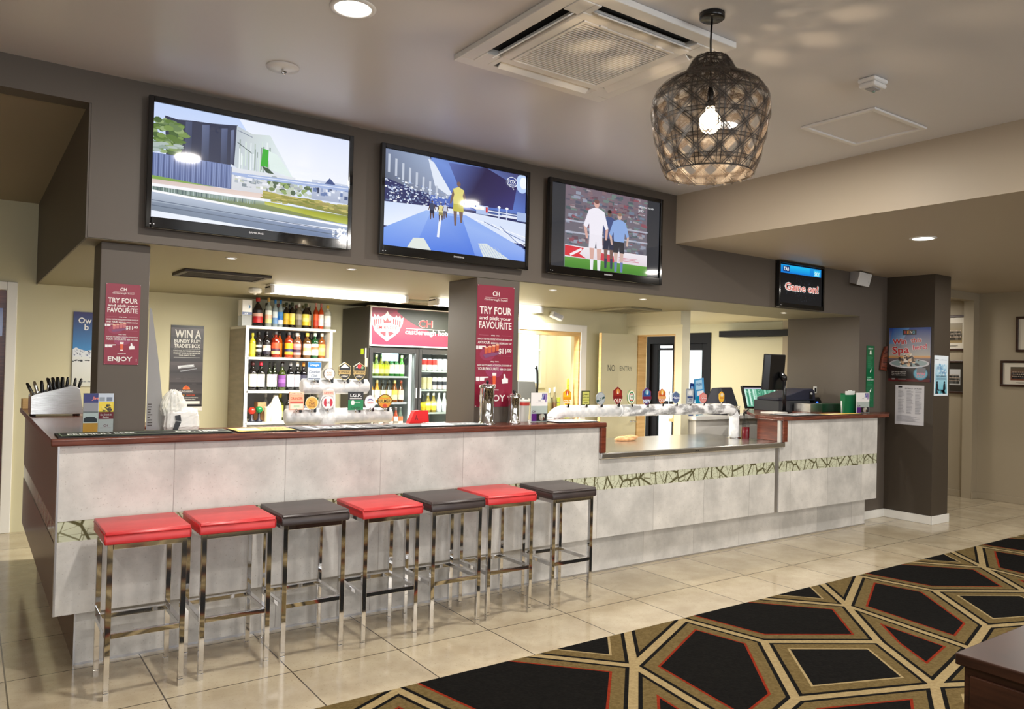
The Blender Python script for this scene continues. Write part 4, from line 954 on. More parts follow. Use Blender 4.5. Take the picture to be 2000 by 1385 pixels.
for o_ in ((-.006, 0), (.006, 0), (0, -.006), (0, .006)):
    A.text('Win', .27+o_[0], .305+o_[1], .105, (250, 236, 236), .34, rot=.05); A.text('this', .67+o_[0], .27+o_[1], .085, (250, 236, 236), .26, rot=.06); A.text('Spa', .30+o_[0], .475+o_[1], .135, (250, 236, 236), .42, rot=.07); A.text('here!', .76+o_[0], .40+o_[1], .09, (250, 236, 236), .34, rot=.10)
A.text('Win', .27, .305, .105, (196, 22, 32), .33, rot=.05); A.text('this', .67, .27, .085, (196, 22, 32), .25, rot=.06); A.text('Spa', .30, .475, .135, (196, 22, 32), .41, rot=.07); A.text('here!', .76, .40, .09, (206, 60, 90), .33, rot=.10)
for k, s in enumerate(('No entry required', 'Play any game today', 'for a chance to win')): A.text(s, .26, .83+.03*k, .02, (236, 230, 226), .34, bold=False)
A.ell(.78, .85, .17, .12, (60, 130, 160), 26); A.ell(.78, .85, .15, .10, (110, 180, 206), 26); A.rect(.69, .74, .90, .84, (120, 120, 130)); A.text('WIN', .78, .88, .05, (240, 120, 130), .2); A.text('DAILY', .78, .92, .03, (240, 150, 150), .2)
A.rect(.09, .945, .17, .97, (150, 140, 140)); A.rect(.25, .95, .44, .968, (110, 100, 100))
poster('wall_poster', A, 'bright prize poster reading Win this Spa here on the dark stub wall', 'poster', (8.502, 4.655, 1.53), FACE_X)
A = Art(0.318, 0.435, (206, 205, 210), 0.0015)
A.rect(.10, .03, .24, .065, (30, 30, 36)); A.text('EXTRACT OF RULES', .63, .095, .028, (70, 70, 80), .58)
for c0 in (.10, .40, .70):
    for k in range(26):
        if R.random() < .93: A.rect(c0, .13+k*.023, c0+R.uniform(.14, .235), .138+k*.023, R.choice(((140, 140, 150), (160, 160, 168), (124, 124, 134))))
for k in range(8): A.rect(.06, .77+.02*k, .06+R.uniform(.5, .85), .777+.02*k, (158, 158, 166))
poster('notice_sheet', A, 'white sheet of printed rules below the prize poster', 'notice', (8.5075, 4.574, 1.053), FACE_X)
A = Art(0.305, 0.435, (222, 232, 240), 0.0015)
A.rect(.07, .22, .93, .95, (196, 224, 240), (90, 180, 200)); A.text('Make', .2, .115, .03, (70, 74, 84), .24); A.text('a Smile', .66, .12, .03, (130, 140, 160), .45, bold=False, shear=.3)
for k in range(40): A.ell(R.uniform(.12, .88), R.uniform(.22, .5), .03, .03, R.choice(((150, 200, 230), (190, 220, 240), (120, 180, 220), (226, 240, 248))), 9)
A.text('Walk', .38, .34, .08, (110, 150, 196), .36, bold=False, shear=.3); A.text('Talk', .62, .45, .08, (120, 160, 200), .4, bold=False, shear=.3); A.text('SATURDAY', .5, .525, .03, (60, 100, 130), .7); 
for k in range(3): A.rect(.15, .55+.02*k, .85, .558+.02*k, (130, 170, 196))
for u, s in ((.2, 1), (.72, -1)): A.ell(u, .67, .05, .03, (20, 34, 50), 12); A.poly([(u-.06, .70), (u+.06, .70), (u+.08, .83), (u+.18*s, .86), (u+.16*s, .88), (u, .86), (u+.1, .95), (u-.10, .95)], (20, 34, 50))
A.rect(.33, .85, .66, .865, (20, 34, 50)); A.rect(.48, .865, .52, .93, (20, 34, 50))
poster('notice_sheet', A, 'pale blue flyer with two dark figures on the end of the stub wall', 'notice', (8.515, 4.1565, 1.386))
A = Art(0.155, 0.68, (0, 98, 58), 0.004)
A.text('KENO', .5, .055, .02, (220, 236, 226), .6); A.poly([(.4, .08), (.58, .08), (.62, .14), (.36, .14)], (226, 236, 226)); A.poly([(.45, .07), (.55, .07), (.53, .10), (.47, .10)], (244, 236, 226))
for k in range(13): A.rect(.12, .17+k*.016, .12+R.uniform(.4, .72), .174+k*.016, (70, 160, 116))
A.poly([(.42, .41), (.62, .37), (.58, .42), (.44, .44)], (236, 244, 240)); A.text('GAME', .35, .53, .025, (140, 226, 180), .55); A.text('RULES NOW', .5, .565, .022, (220, 240, 228), .85)
for k in range(5): A.rect(.12, .59+k*.016, .12+R.uniform(.4, .72), .594+k*.016, (60, 150, 106))
A.poly([(.42, .73), (.62, .69), (.58, .74), (.44, .76)], (236, 244, 240))
for k in range(6): A.rect(.12, .80+k*.016, .12+R.uniform(.3, .7), .804+k*.016, (60, 150, 106))
poster('wall_sign', A, 'narrow green sign on the taupe wall right of the till', 'sign', (8.105, 4.685, 1.235))
# carved timber piece in the corner
t = thing('wall_carving', 'curved brown timber ornament in the corner beside the prize poster', 'ornament', (8.36, 4.66, 1.655))
B0 = B(M_WOOD); B0.prism([(0.0, 0.0), (0.12, -0.015), (0.135, 0.27), (0.10, 0.26), (0.05, 0.19), (0.012, 0.09)], (0, 0.025), 'Y'); B0.build('ornament_body', t, bevel=0.006)
for k in range(4): B(M_DARKWOOD).tube([(0.02+k*.01, -0.002, 0.05*k+.03), (0.13, -0.002, 0.06*k+.02)], 0.003, 6).build('groove', t)

area('hall_fill', (10.2, 5.5, 2.58), 0.3, 0.3, 14, WARM, (0, 0, 0))  # unseen fill added so the pictures in the passage are not dark
# framed team photographs in the hall (facing -X)
def framed(y, z, w, h, border, label, sepia, x=10.95, mount=(214, 206, 190), dark=False):
    t = thing('picture_frame', label, 'picture', (x, y, z), -PI/2, 'framed team photographs in the hall')
    B0 = B(M_DARKWOOD if not dark else M_DARKWOOD); frame_ = 0.03
    B0.box(0, w, -0.028, -0.002, 0, frame_); B0.box(0, w, -0.028, -0.002, h-frame_, h); B0.box(0, frame_, -0.028, -0.002, frame_, h-frame_); B0.box(w-frame_, w, -0.028, -0.002, frame_, h-frame_)
    B0.build('frame', t, bevel=0.004)
    A = Art(w-2*frame_, h-2*frame_, (46, 40, 36) if dark else mount, 0.0)
    b = border; top, mid, bot, fig = sepia
    A.rect(b, b*1.1, 1-b, 1-b*1.1, top, bot); A.rect(b, .5, 1-b, 1-b*1.1, mid, bot)
    for row, v in enumerate((.46, .56, .66)):
        for k in range(13):
            u = b+.06+(1-2*b-.12)*k/12+(.02 if row % 2 else 0)
            if u > 1-b-.03: continue
            A.ell(u, v-.035, .016, .02, R.choice(((200, 180, 160), (176, 156, 140))), 8); A.rect(u-.024, v-.015, u+.024, v+.07, R.choice((fig, tuple(max(0, c-22) for c in fig), tuple(min(255, c+26) for c in fig))))
    if not dark: A.rect(.3, 1-b*.6, .7, 1-b*.5, (120, 116, 108)); A.rect(.36, 1-b*.42, .64, 1-b*.34, (130, 126, 118))
    A.build('photograph', M_PRINT, t, (frame_, -0.012, frame_))
framed(5.30, 1.945, 0.45, 0.475, .16, 'upper framed team photo in the passage just right of the stub wall', ((150, 140, 120), (110, 100, 82), (150, 130, 90), (70, 64, 56)), 10.87)
framed(5.30, 1.37, 0.45, 0.44, .2, 'lower dark mounted black and white team photo right of the stub wall', ((200, 200, 200), (140, 140, 140), (190, 190, 190), (60, 60, 60)), 10.87, dark=True)
framed(4.326, 1.93, 0.50, 0.45, .16, 'upper framed photo cut off by the right edge of the picture', ((220, 214, 200), (200, 192, 176), (190, 180, 160), (140, 130, 116)))
framed(4.50, 1.485, 0.56, 0.335, .17, 'lower framed team photo with reddish ground at the right edge', ((90, 84, 70), (70, 60, 54), (120, 70, 50), (40, 40, 46)))
# dark floating shelf in the lounge
tag(B(M_FRAMEBLACK).box(8.8, 9.0, 6.0, 7.317, 2.08, 2.165).build('wall_shelf', bevel=0.003), 'long dark floating shelf on the beige lounge wall', 'shelf')

# ------------------------------------------------------------------ shelves of bottles against the back wall
M_SHELFSIDE = noisy('grey_timber_laminate', S(150, 140, 124), S(168, 158, 140), 3, 0.4, 0, (1, 1, 8))
M_SHELF = mat('white_shelf', S(232, 230, 222), 0.4)
t = thing('bottle_shelf', 'white open shelving unit stacked with spirit and wine bottles', 'shelf', (2.22, 7.63, 0))
box('side_panel', M_SHELFSIDE, 0.0, 0.02, 0.004, 0.55, 0, 1.90, t); box('side_panel', M_SHELF, 0.86, 0.89, 0.0, 0.55, 0, 1.90, t)
box('front_edge', M_SHELF, 0.0, 0.032, 0.0, 0.02, 0, 1.90, t)
box('back_panel', flat(150, 150, 152), 0.02, 0.86, 0.53, 0.55, 0, 1.90, t)
for z in (0.957, 1.267, 1.597): box('shelf_board', M_SHELF, 0.02, 0.86, 0.0, 0.53, z, z+0.025, t, 0.002)
box('top_board', M_SHELF, 0.0, 0.92, -0.006, 0.55, 1.90, 1.927, t, 0.002)
for z in (0.25, 0.6): box('shelf_board', M_SHELF, 0.02, 0.86, 0.0, 0.53, z, z+0.025, t)

def gmat(c, clear=False):
    k = 'bottle_%d_%d_%d_%d' % (*c, clear)
    if clear: return glassy(k, S(*c), 0.55, 0.05)
    return mat(k, S(*c), 0.06, coat=0.3)
SHAPES = {'spirit': [(.0, .0), (.92, .0), (1, .02), (1, .62), (.85, .70), (.42, .77), (.34, .82), (.33, .92), (.38, .925), (.38, .95)],
          'square': [(.0, .0), (.95, .0), (1, .015), (1, .66), (.9, .72), (.40, .76), (.34, .80), (.33, .92), (.40, .925), (.40, .95)],
          'wine': [(.0, .0), (.94, .0), (1, .02), (1, .60), (.92, .66), (.55, .73), (.38, .78), (.36, .94), (.40, .945), (.40, .96)],
          'beer': [(.0, .0), (.94, .0), (1, .02), (1, .50), (.85, .60), (.50, .72), (.42, .80), (.40, .94), (.46, .945), (.46, .965)],
          'round': [(.0, .0), (.9, .0), (1, .03), (1, .50), (.95, .58), (.55, .72), (.30, .80), (.28, .92), (.34, .925), (.34, .95)]}
def bottle(loc, r, h, glass, bands, cap, label, shape='spirit', group=None, clear=False, name='bottle', z0=.12, z1=.56, seg=14, capz=.86):
    t = thing(name, label, 'bottle', loc, 0, group)
    B(gmat(glass, clear)).lathe([(max(a*r, .0001), b*h) for a, b in SHAPES[shape]], seg, cap=False).build('glass_body', t)
    n = len(bands); B0 = B()
    for i, c in enumerate(bands):
        B0.use(flat(*c)); a, b = z1-(z1-z0)*i/n, z1-(z1-z0)*(i+1)/n
        B0.lathe([(r*1.015, b*h), (r*1.015, a*h)], seg, cap=False)
    B0.build('label_band', t)
    nr = .43*r
    B(flat(*cap)).lathe([(nr, capz*h), (nr*1.06, (capz+.01)*h), (nr*1.06, .99*h), (nr*.9, h), (.0001, h)], 10, cap=False).build('cap', t)
    return t
def row(items, y, z, group, r=.036):
    back = [q[1] < .0345 and ('slim' in q[6] or 'thin' in q[6]) for q in items]
    for i, (x, rr, h, g, bands, cap, lab, sh, clear) in enumerate(items):
        gap = min([abs(x-q[0]) for j, q in enumerate(items) if j != i and back[j] == back[i]]+[.2])
        rr = min(rr*(1.0 if back[i] else 1.06), .485*gap)
        bottle((x, y+(.085 if back[i] else 0), z), rr, h, g, bands, cap, lab, sh, group, clear)
G1 = 'spirit bottles on top of the shelving'; G2 = 'spirit bottles on the upper shelf'; G3 = 'wine bottles on the middle shelf'; G4 = 'bottles on the lowest shelf'
DK = (24, 14, 12)
row([(2.357, .046, .285, (20, 8, 10), [(20, 12, 14), (206, 160, 140), (176, 24, 30), (196, 34, 36)], (176, 40, 34), 'big dark rum bottle with a red lower half on top of the shelving', 'round', False),
     (2.464, .042, .29, (206, 212, 204), [(240, 240, 230), (236, 190, 160), (222, 226, 150)], (196, 160, 90), 'clear bottle with white label and gold cap on top of the shelving', 'spirit', True),
     (2.531, .034, .275, (190, 206, 212), [(210, 224, 230), (110, 150, 200)], (30, 110, 180), 'clear bottle with blue cap, left of the two on top', 'spirit', True),
     (2.585, .036, .275, (190, 206, 212), [(60, 130, 196), (30, 110, 190), (236, 240, 244)], (30, 110, 180), 'clear bottle with blue cap and bright blue label on top', 'spirit', True),
     (2.645, .034, .255, DK, [(226, 186, 40), (206, 160, 30)], (30, 40, 20), 'dark bottle with yellow label, left of the yellow labelled ones', 'spirit', False),
     (2.706, .037, .26, DK, [(236, 220, 120), (240, 226, 90), (226, 200, 60)], (40, 50, 24), 'dark bottle with pale yellow label and green neck on top', 'spirit', False),
     (2.775, .036, .255, (150, 140, 120), [(170, 160, 140), (120, 110, 100)], (206, 206, 206), 'grey-brown bottle with pale cap on top of the shelving', 'spirit', True),
     (2.848, .038, .26, DK, [(244, 226, 90), (246, 236, 140), (230, 196, 40)], (60, 64, 24), 'dark bottle with bright yellow label, right of the pale capped one', 'spirit', False),
     (2.905, .034, .265, (40, 22, 12), [(244, 236, 206), (236, 206, 120)], (206, 196, 170), 'slim dark bottle with cream label on top', 'spirit', False),
     (2.957, .034, .27, (150, 50, 16), [(226, 90, 30), (190, 50, 20)], (190, 130, 120), 'amber bottle with orange label on top', 'spirit', False),
     (3.013, .040, .27, (176, 60, 20), [(240, 226, 220), (244, 240, 240), (240, 226, 220)], (180, 110, 100), 'amber bottle with tall white label on top', 'spirit', False),
     (3.085, .036, .255, (226, 226, 214), [(244, 244, 236), (236, 236, 240), (216, 216, 226)], (206, 176, 70), 'white labelled clear bottle with gold cap at the right end on top', 'square', True)], 7.72, 1.928, G1)
for k, x in enumerate((2.50, 2.62, 2.68, 2.74, 2.81, 2.88, 2.95)):
    bottle((x, 7.90, 1.928), .029, .25, ((30, 20, 14), (60, 40, 20), (200, 206, 200))[k % 3], [(90, 70, 40), (60, 40, 30)], ((30, 30, 20), (150, 100, 90), (120, 110, 60))[k % 3], 'bottle standing in the back row on top of the shelving', 'spirit', G1)
t = thing('dispenser', 'white and blue dispenser box at the left end on top of the shelving', 'dispenser', (2.245, 7.70, 1.928))
B(M_PLASTIC).box(-0.045, 0.05, 0, 0.14, 0.10, 0.255).build('dispenser_body', t, bevel=0.004)
box('clear_bin', glassy('clear_acrylic', (0.8, 0.82, 0.82, 1), 0.5), -0.045, 0.05, 0.002, 0.14, 0.0, 0.098, t)
A = Art(0.095, 0.15); A.rect(0, .80, 1, .99, (40, 66, 120)); A.text('ICE', .4, .95, .10, (230, 236, 244)); A.ell(.68, .45, .15, .12, (60, 120, 170)); A.rect(.55, .34, .66, .56, (226, 232, 240)); A.build('printed_label', M_PRINT, t, (-0.045, -0.001, 0.104))
row([(2.315, .030, .235, (190, 176, 40), [(214, 200, 60)], (190, 176, 40), 'yellow-green bottle at the left end of the upper shelf', 'spirit', False),
     (2.375, .044, .255, (30, 20, 18), [(20, 20, 20), (210, 210, 204), (24, 24, 24), (200, 200, 196), (20, 20, 20)], (16, 16, 16), 'square dark bottle with black and white label on the upper shelf', 'square', False),
     (2.455, .040, .265, (16, 12, 14), [(24, 18, 20), (230, 190, 170), (236, 226, 216), (40, 34, 50)], (20, 16, 20), 'black bottle with round cream label on the upper shelf', 'spirit', False),
     (2.545, .044, .265, (130, 34, 14), [(226, 86, 50), (220, 80, 40), (70, 30, 50), (236, 200, 130)], (60, 60, 64), 'amber whisky bottle with slanted red label on the upper shelf', 'square', False),
     (2.612, .030, .26, (170, 76, 16), [(226, 130, 20), (190, 100, 20)], (60, 50, 40), 'thin amber bottle between the red and yellow labelled whiskies', 'spirit', False),
     (2.680, .046, .265, (150, 50, 16), [(240, 180, 40), (240, 176, 30), (50, 50, 90), (240, 190, 60)], (60, 60, 64), 'amber whisky bottle with slanted yellow label on the upper shelf', 'square', False),
     (2.765, .038, .255, (120, 80, 60), [(214, 150, 150), (206, 120, 120), (60, 40, 60), (220, 150, 150)], (190, 186, 180), 'bottle with pink label on the upper shelf', 'square', False),
     (2.815, .028, .26, (170, 80, 20), [(226, 140, 60)], (220, 200, 180), 'slim orange-brown bottle right of the pink label', 'spirit', False),
     (2.872, .042, .26, (90, 60, 24), [(240, 226, 200), (226, 190, 130), (244, 236, 220)], (226, 190, 80), 'brown bottle with cream label and yellow cap on the upper shelf', 'square', False),
     (2.955, .042, .265, (16, 70, 34), [(240, 236, 220), (230, 120, 80), (240, 236, 226), (236, 230, 220)], (200, 220, 206), 'green bottle with white label on the upper shelf', 'square', False),
     (3.030, .040, .265, (130, 70, 24), [(230, 160, 80), (240, 200, 130), (236, 170, 90)], (220, 206, 190), 'wide amber bottle with orange label near the right end of the upper shelf', 'square', False),
     ], 7.72, 1.623, G2)
for k, x in enumerate((2.42, 2.50, 2.58, 2.65, 2.72, 2.79, 2.85, 2.92, 2.98, 3.045)):
    bottle((x, 7.90, 1.623), .029, .255, ((40, 24, 18), (110, 40, 16), (24, 40, 24))[k % 3], [(120, 60, 30), (60, 30, 20)], ((60, 60, 64), (30, 24, 24), (180, 170, 160))[k % 3], 'bottle in the shadowed back row of the upper shelf', 'spirit', G2)
row([(2.325, .038, .285, (18, 16, 16), [(230, 232, 216), (226, 228, 210)], (60, 14, 20), 'dark wine bottle with pale label at the left end of the middle shelf', 'wine', False),
     (2.405, .040, .285, (16, 18, 14), [(232, 234, 214), (226, 228, 206)], (176, 24, 50), 'wine bottle with crimson capsule and pale label', 'wine', False),
     (2.492, .038, .285, (30, 40, 20), [(236, 236, 234), (240, 236, 236)], (24, 24, 20), 'green wine bottle with white label left of the purple one', 'wine', False),
     (2.541, .036, .285, (28, 36, 18), [(190, 170, 190), (226, 220, 226)], (24, 24, 20), 'green wine bottle with thin pale label touching the purple one', 'wine', False),
     (2.618, .042, .275, (50, 60, 20), [(110, 60, 130), (130, 80, 150), (100, 50, 120)], (40, 40, 44), 'wine bottle with purple label on the middle shelf', 'wine', False),
     (2.705, .042, .285, (14, 14, 18), [(236, 234, 240), (232, 230, 236)], (120, 120, 126), 'dark wine bottle with large white label, left of the pair', 'wine', False),
     (2.778, .040, .285, (14, 14, 16), [(240, 236, 242), (226, 220, 230)], (236, 232, 226), 'dark wine bottle with white cap and white label', 'wine', False),
     (2.842, .036, .285, (16, 14, 20), [(50, 50, 70), (40, 40, 60)], (190, 120, 40), 'dark wine bottle with orange capsule and dark label', 'wine', False),
     (2.91, .036, .28, (30, 30, 34), [(170, 176, 186)], (190, 196, 204), 'wine bottle with silver capsule behind the blue tap badge', 'wine', False)], 7.72, 1.293, G3)
for k, x in enumerate((2.36, 2.45, 2.58, 2.67, 2.75, 2.84)):
    bottle((x, 7.86, 1.293), .036, .285, ((16, 16, 18), (30, 36, 20))[k % 2], [(200, 200, 190)], ((60, 14, 20), (24, 24, 20), (120, 120, 126))[k % 3], 'wine bottle in the back row of the middle shelf', 'wine', G3)
# lowest shelf
t = thing('plastic_bottle', 'white plastic jug with a shoulder on the lowest shelf', 'bottle', (2.555, 7.70, 0.983)); 
B(M_PLASTIC).lathe([(.05, 0), (.062, .01), (.062, .10), (.055, .17), (.025, .235), (.022, .26), (.0001, .262)], 16, cap=True).build('jug_body', t)
B(M_GREYPLASTIC).tube([(-.06, 0, .06), (-.085, 0, .09), (-.08, 0, .14), (-.05, 0, .17)], .009, 8).build('jug_handle', t)
tag(B(M_PALECREAM).lathe([(.030, 0), (.036, .14), (.038, .145), (.034, .145), (.028, .01), (.0001, .01)], 16, (2.462, 7.655, .983), cap=False).build('paper_cup'), 'cream paper cup on the lowest shelf', 'cup')
tag(B(noisy('cardboard', S(176, 130, 90), S(190, 146, 104), 5, .8)).box(2.39, 2.475, 7.74, 7.86, .983, 1.17).build('cardboard_box', bevel=.002), 'brown cardboard box behind the cream cup', 'box')
for (x, z, c, lab) in ((2.315, 1.09, (206, 44, 30), 'red balloon-shaped bar toy at the left of the lowest shelf'), (2.386, 1.10, (16, 120, 64), 'green balloon-shaped bar toy beside the red one')):
    t = thing('novelty_squeezer', lab, 'toy', (x, 7.68, .983))
    B(flat(*c, 0.3)).lathe([(.0001, -.035), (.02, -.03), (.034, -.008), (.034, .012), (.022, .03), (.0001, .036)], 14, (0, 0, z-.983), cap=False).build('ball', t)
    B(M_NAVY).lathe([(.035, 0), (.033, .012), (.012, .03), (.010, z-.983-.02), (.0001, z-.983-.015)], 12).build('stand', t)
row([(2.515, .026, .27, (150, 156, 160), [(190, 196, 196)], (206, 206, 206), 'clear slim bottle behind the white jug', 'wine', False), (2.635, .034, .272, (60, 64, 20), [(206, 200, 90), (220, 210, 150)], (206, 190, 60), 'olive bottle with yellow neck right of the white jug', 'wine', False)], 7.80, .983, G4)
for k, x in enumerate((2.695, 2.76, 2.82, 2.88, 2.94, 3.0)):
    bottle((x, 7.72, .983), .029, .275, ((26, 22, 20), (20, 26, 90), (20, 60, 30))[k % 3], [(120, 120, 126), (60, 60, 70)], ((30, 24, 24), (60, 60, 64), (190, 190, 180))[k % 3], 'bottle on the lowest shelf mostly hidden behind the tap badges', 'wine', G4)

# ------------------------------------------------------------------ drinks fridge
t = thing('drinks_fridge', 'tall dark two-door drinks fridge with a maroon lit header', 'fridge', (3.43, 7.44, 0))
W_, D_ = 1.16, 0.70
M_LED = mat('fridge_led', (1, .99, .97, 1), .5, emit=2.5); M_FR = mat('fridge_charcoal', S(58, 54, 48), 0.4); M_FRF = mat('fridge_frame', S(44, 44, 46), 0.3); M_FRIN = mat('fridge_lining', S(176, 180, 182), 0.4)
B0 = B(M_FR); B0.box(0, .03, 0, D_, .02, 2.185); B0.box(W_-.03, W_, 0, D_, .02, 2.185); B0.box(.03, W_-.03, D_-.03, D_, .02, 2.185); B0.box(.03, W_-.03, .0, D_-.03, 2.16, 2.185); B0.box(.03, W_-.03, 0, D_-.03, .02, .14); B0.box(.03, W_-.03, .04, D_-.03, 1.745, 1.775)
B0.build('cabinet', t, bevel=.003)
B0 = B(M_FRIN); B0.box(.03, W_-.03, D_-.04, D_-.03, .14, 1.745); B0.box(.03, .04, .05, D_-.04, .14, 1.745); B0.box(W_-.04, W_-.03, .05, D_-.04, .14, 1.745); B0.box(.57, .59, .05, D_-.04, .14, 1.745); B0.build('lining', t)
A = Art(W_-.01, .415, (232, 228, 226), 0.02)
A.rect(.012, .025, .99, .965, (150, 34, 72)); 
A.poly([(.25, .03), (.99, .03), (.99, .72)]+[(.99-.74*k/12*1.0, .72-.10*math.sin(k/12*PI*.5)-.55*(k/12)**3) for k in range(1, 13)], (40, 48, 46))
A.poly([(.012, .025), (.30, .025), (.20, .16), (.012, .16)], (120, 44, 70))
def crest(u, v, s, a, b):
    k = A.h/A.w
    A.poly([(u+x*s*k, v+y*s) for x, y in ((0, -.36), (.05, -.28), (.10, -.24), (.2, -.2), (.26, -.26), (.30, -.20), (.36, -.27), (.38, -.18), (.46, -.22), (.44, -.05), (.38, .06), (.34, .16), (.22, .26), (.12, .33), (0, .42), (-.12, .33), (-.22, .26), (-.34, .16), (-.38, .06), (-.44, -.05), (-.46, -.22), (-.38, -.18), (-.36, -.27), (-.30, -.20), (-.26, -.26), (-.2, -.2), (-.10, -.24), (-.05, -.28))], a)
    for sx in (-1, 1):
        for q in range(4): A.poly([(u+sx*x*s*k, v+y*s) for x, y in ((.16+.06*q, -.17+.01*q), (.20+.06*q, -.15+.015*q), (.19+.055*q, -.02+.02*q), (.165+.055*q, -.03+.02*q))], b)
        A.poly([(u+sx*x*s*k, v+y*s) for x, y in ((.03, .17), (.12, .17), (.20, .20), (.10, .27), (.04, .30))], b)
    A.poly([(u-.10*s*k, v-.05*s), (u-.11*s*k, v-.15*s), (u-.05*s*k, v-.10*s), (u, v-.19*s), (u+.05*s*k, v-.10*s), (u+.11*s*k, v-.15*s), (u+.10*s*k, v-.05*s)], b)
    A.rect(u-.31*s*k, v-.01*s, u+.31*s*k, v+.13*s, (240, 226, 228)); A.text('SMIRNOFF', u, v+.105*s, .085*s, b, .56*s*k)
crest(.165, .46, 1.0, (240, 226, 226), (206, 50, 66))
A.text('CH', .565, .47, .20, (236, 226, 226), .155); A.text('CH', .565, .466, .19, (206, 44, 50), .148); A.rect(.355, .515, .78, .53, (240, 238, 236)); A.text('castlereagh hotel', .60, .665, .13, (244, 242, 240), .50)
A.build('header_sign', M_PRINT, t, (.005, -.022, 1.77))
for q in range(2):
    x0 = .005+q*.578; x1 = x0+.572
    B0 = B(M_FRF); frame_z = (.15, 1.752)
    B0.box(x0, x0+.035, -.03, .012, *frame_z); B0.box(x1-.035, x1, -.03, .012, *frame_z); B0.box(x0+.035, x1-.035, -.03, .012, 1.70, 1.752); B0.box(x0+.035, x1-.035, -.03, .012, .15, .22)
    d = B0.build('door', t, bevel=.004)
    box('glass_pane', M_GLASS, x0+.035, x1-.035, -.012, -.006, .22, 1.70, d)
    hx = x1-.022 if q == 0 else x0+.022
    box('door_handle', M_GREYPLASTIC, hx-.006, hx+.006, -.042, -.03, 1.22, 1.33, d, .002)
    B(M_LED).box(x1-.075, x1-.052, .03, .05, .25, 1.69).build('led_strip', t)
    for z in ((1.435, 1.155, .875, .55) if q == 0 else (1.502, 1.293, 1.04, .80, .5)):
        B0 = B(M_FRIN); B0.box(x0+.04, x1-.09, .055, .06, z, z+.018)
        for k in range(7): B0.box(x0+.04, x1-.04, .09+k*.075, .096+k*.075, z+.004, z+.01)
        B0.box(x0+.04, x0+.046, .06, .62, z, z+.01); B0.box(x1-.046, x1-.04, .06, .62, z, z+.01)
        B0.build('wire_shelf', t)
box('sticker', flat(190, 214, 40), -.0015, 0, .12, .19, 1.68, 1.74, t); box('sticker', flat(230, 226, 206), -.0015, 0, .02, .08, 1.55, 1.64, t); box('thermometer', M_PLASTIC, -.003, 0, .05, .08, 1.64, 1.745, t)
A = Art(.19, .08, (150, 186, 214), .001); A.text('SPECIAL', .5, .42, .22, (90, 120, 160), .5); A.rect(.08, .55, .9, .62, (120, 150, 180)); A.rect(.08, .72, .7, .78, (120, 150, 180))
A.build('door_notice', M_PRINT, t, (.14, -.034, 1.615))
for k in range(2): tag(B(M_PALECREAM).box(3.43+.02+.115*k, 3.43+.10+.115*k, 7.44+.03, 7.44+.12, 2.186, 2.198).build('price_card'), 'flat pale card lying on the fridge top, %s of two' % ('left' if k == 0 else 'right'), 'card', 'cards on the fridge')
area('fridge_lamp', (3.72, 7.50, 1.70), .4, .04, 3, (1, .98, .95), (math.radians(-35), 0, 0))
area('fridge_lamp', (4.30, 7.50, 1.70), .4, .04, 3, (1, .98, .95), (math.radians(-35), 0, 0))
area('fridge_lamp', (3.72, 7.50, 1.16), .4, .04, 1.2, (1, .98, .95), (math.radians(-30), 0, 0))
area('fridge_lamp', (4.30, 7.50, 1.16), .4, .04, 1.2, (1, .98, .95), (math.radians(-30), 0, 0))
def fr(xs_, z, r, h, g, bands, cap, lab, group, shape='beer', y=7.53):
    for x in xs_: bottle((x, y, z), r, h, g, bands, cap, lab, shape, group, False, seg=12)
F1, F2, F3, F4, F5, F6 = ['bottles on the fridge %s' % q for q in ('left top shelf', 'left middle shelf', 'left lower shelf', 'right top shelf', 'right second shelf', 'right third shelf')]
ZA, ZB, ZC = 1.4535, 1.1735, .8935
fr((3.505, 3.565), ZA, .030, .225, (90, 110, 40), [(206, 222, 120), (226, 236, 190)], (190, 206, 120), 'pale green labelled bottle at the left of the top fridge shelf', F1)
fr((3.625, 3.685), ZA, .030, .225, (110, 110, 24), [(200, 206, 40), (230, 236, 120)], (40, 80, 30), 'bottle with yellow-green label on the top fridge shelf', F1)
fr((3.745, 3.805), ZA, .030, .225, (24, 90, 30), [(236, 206, 190), (230, 236, 216)], (30, 90, 34), 'green bottle with pink and white label on the top fridge shelf', F1)
fr((3.865,), ZA, .030, .225, (60, 130, 40), [(226, 230, 170), (236, 240, 220)], (206, 220, 150), 'green bottle with cream label at the right of the top fridge shelf', F1)
fr((3.535, 3.60, 3.66, 3.72, 3.785, 3.845), ZA, .030, .225, (50, 100, 36), [(200, 214, 150)], (90, 120, 50), 'green bottle in the second row of the top fridge shelf', F1, 'beer', 7.62)
fr((3.51, 3.58), ZB, .031, .235, (200, 140, 50), [(236, 230, 226), (220, 206, 200)], (190, 170, 120), 'honey coloured beer bottle on the middle fridge shelf', F2)
fr((3.65, 3.72), ZB, .031, .235, (40, 36, 30), [(236, 230, 190), (226, 220, 180)], (60, 60, 60), 'dark beer bottle with cream label on the middle fridge shelf', F2)
fr((3.79,), ZB, .031, .235, (120, 64, 24), [(236, 190, 90), (236, 220, 170)], (206, 190, 120), 'amber beer bottle with gold label on the middle fridge shelf', F2)
fr((3.865,), ZB, .031, .235, (90, 50, 26), [(236, 206, 170), (240, 226, 206)], (150, 60, 40), 'brown beer bottle with peach label at the right of the middle shelf', F2)
fr((3.54, 3.61, 3.68, 3.75, 3.82), ZB, .031, .235, (110, 74, 36), [(206, 200, 190)], (150, 140, 110), 'beer bottle in the second row of the middle fridge shelf', F2, 'beer', 7.62)
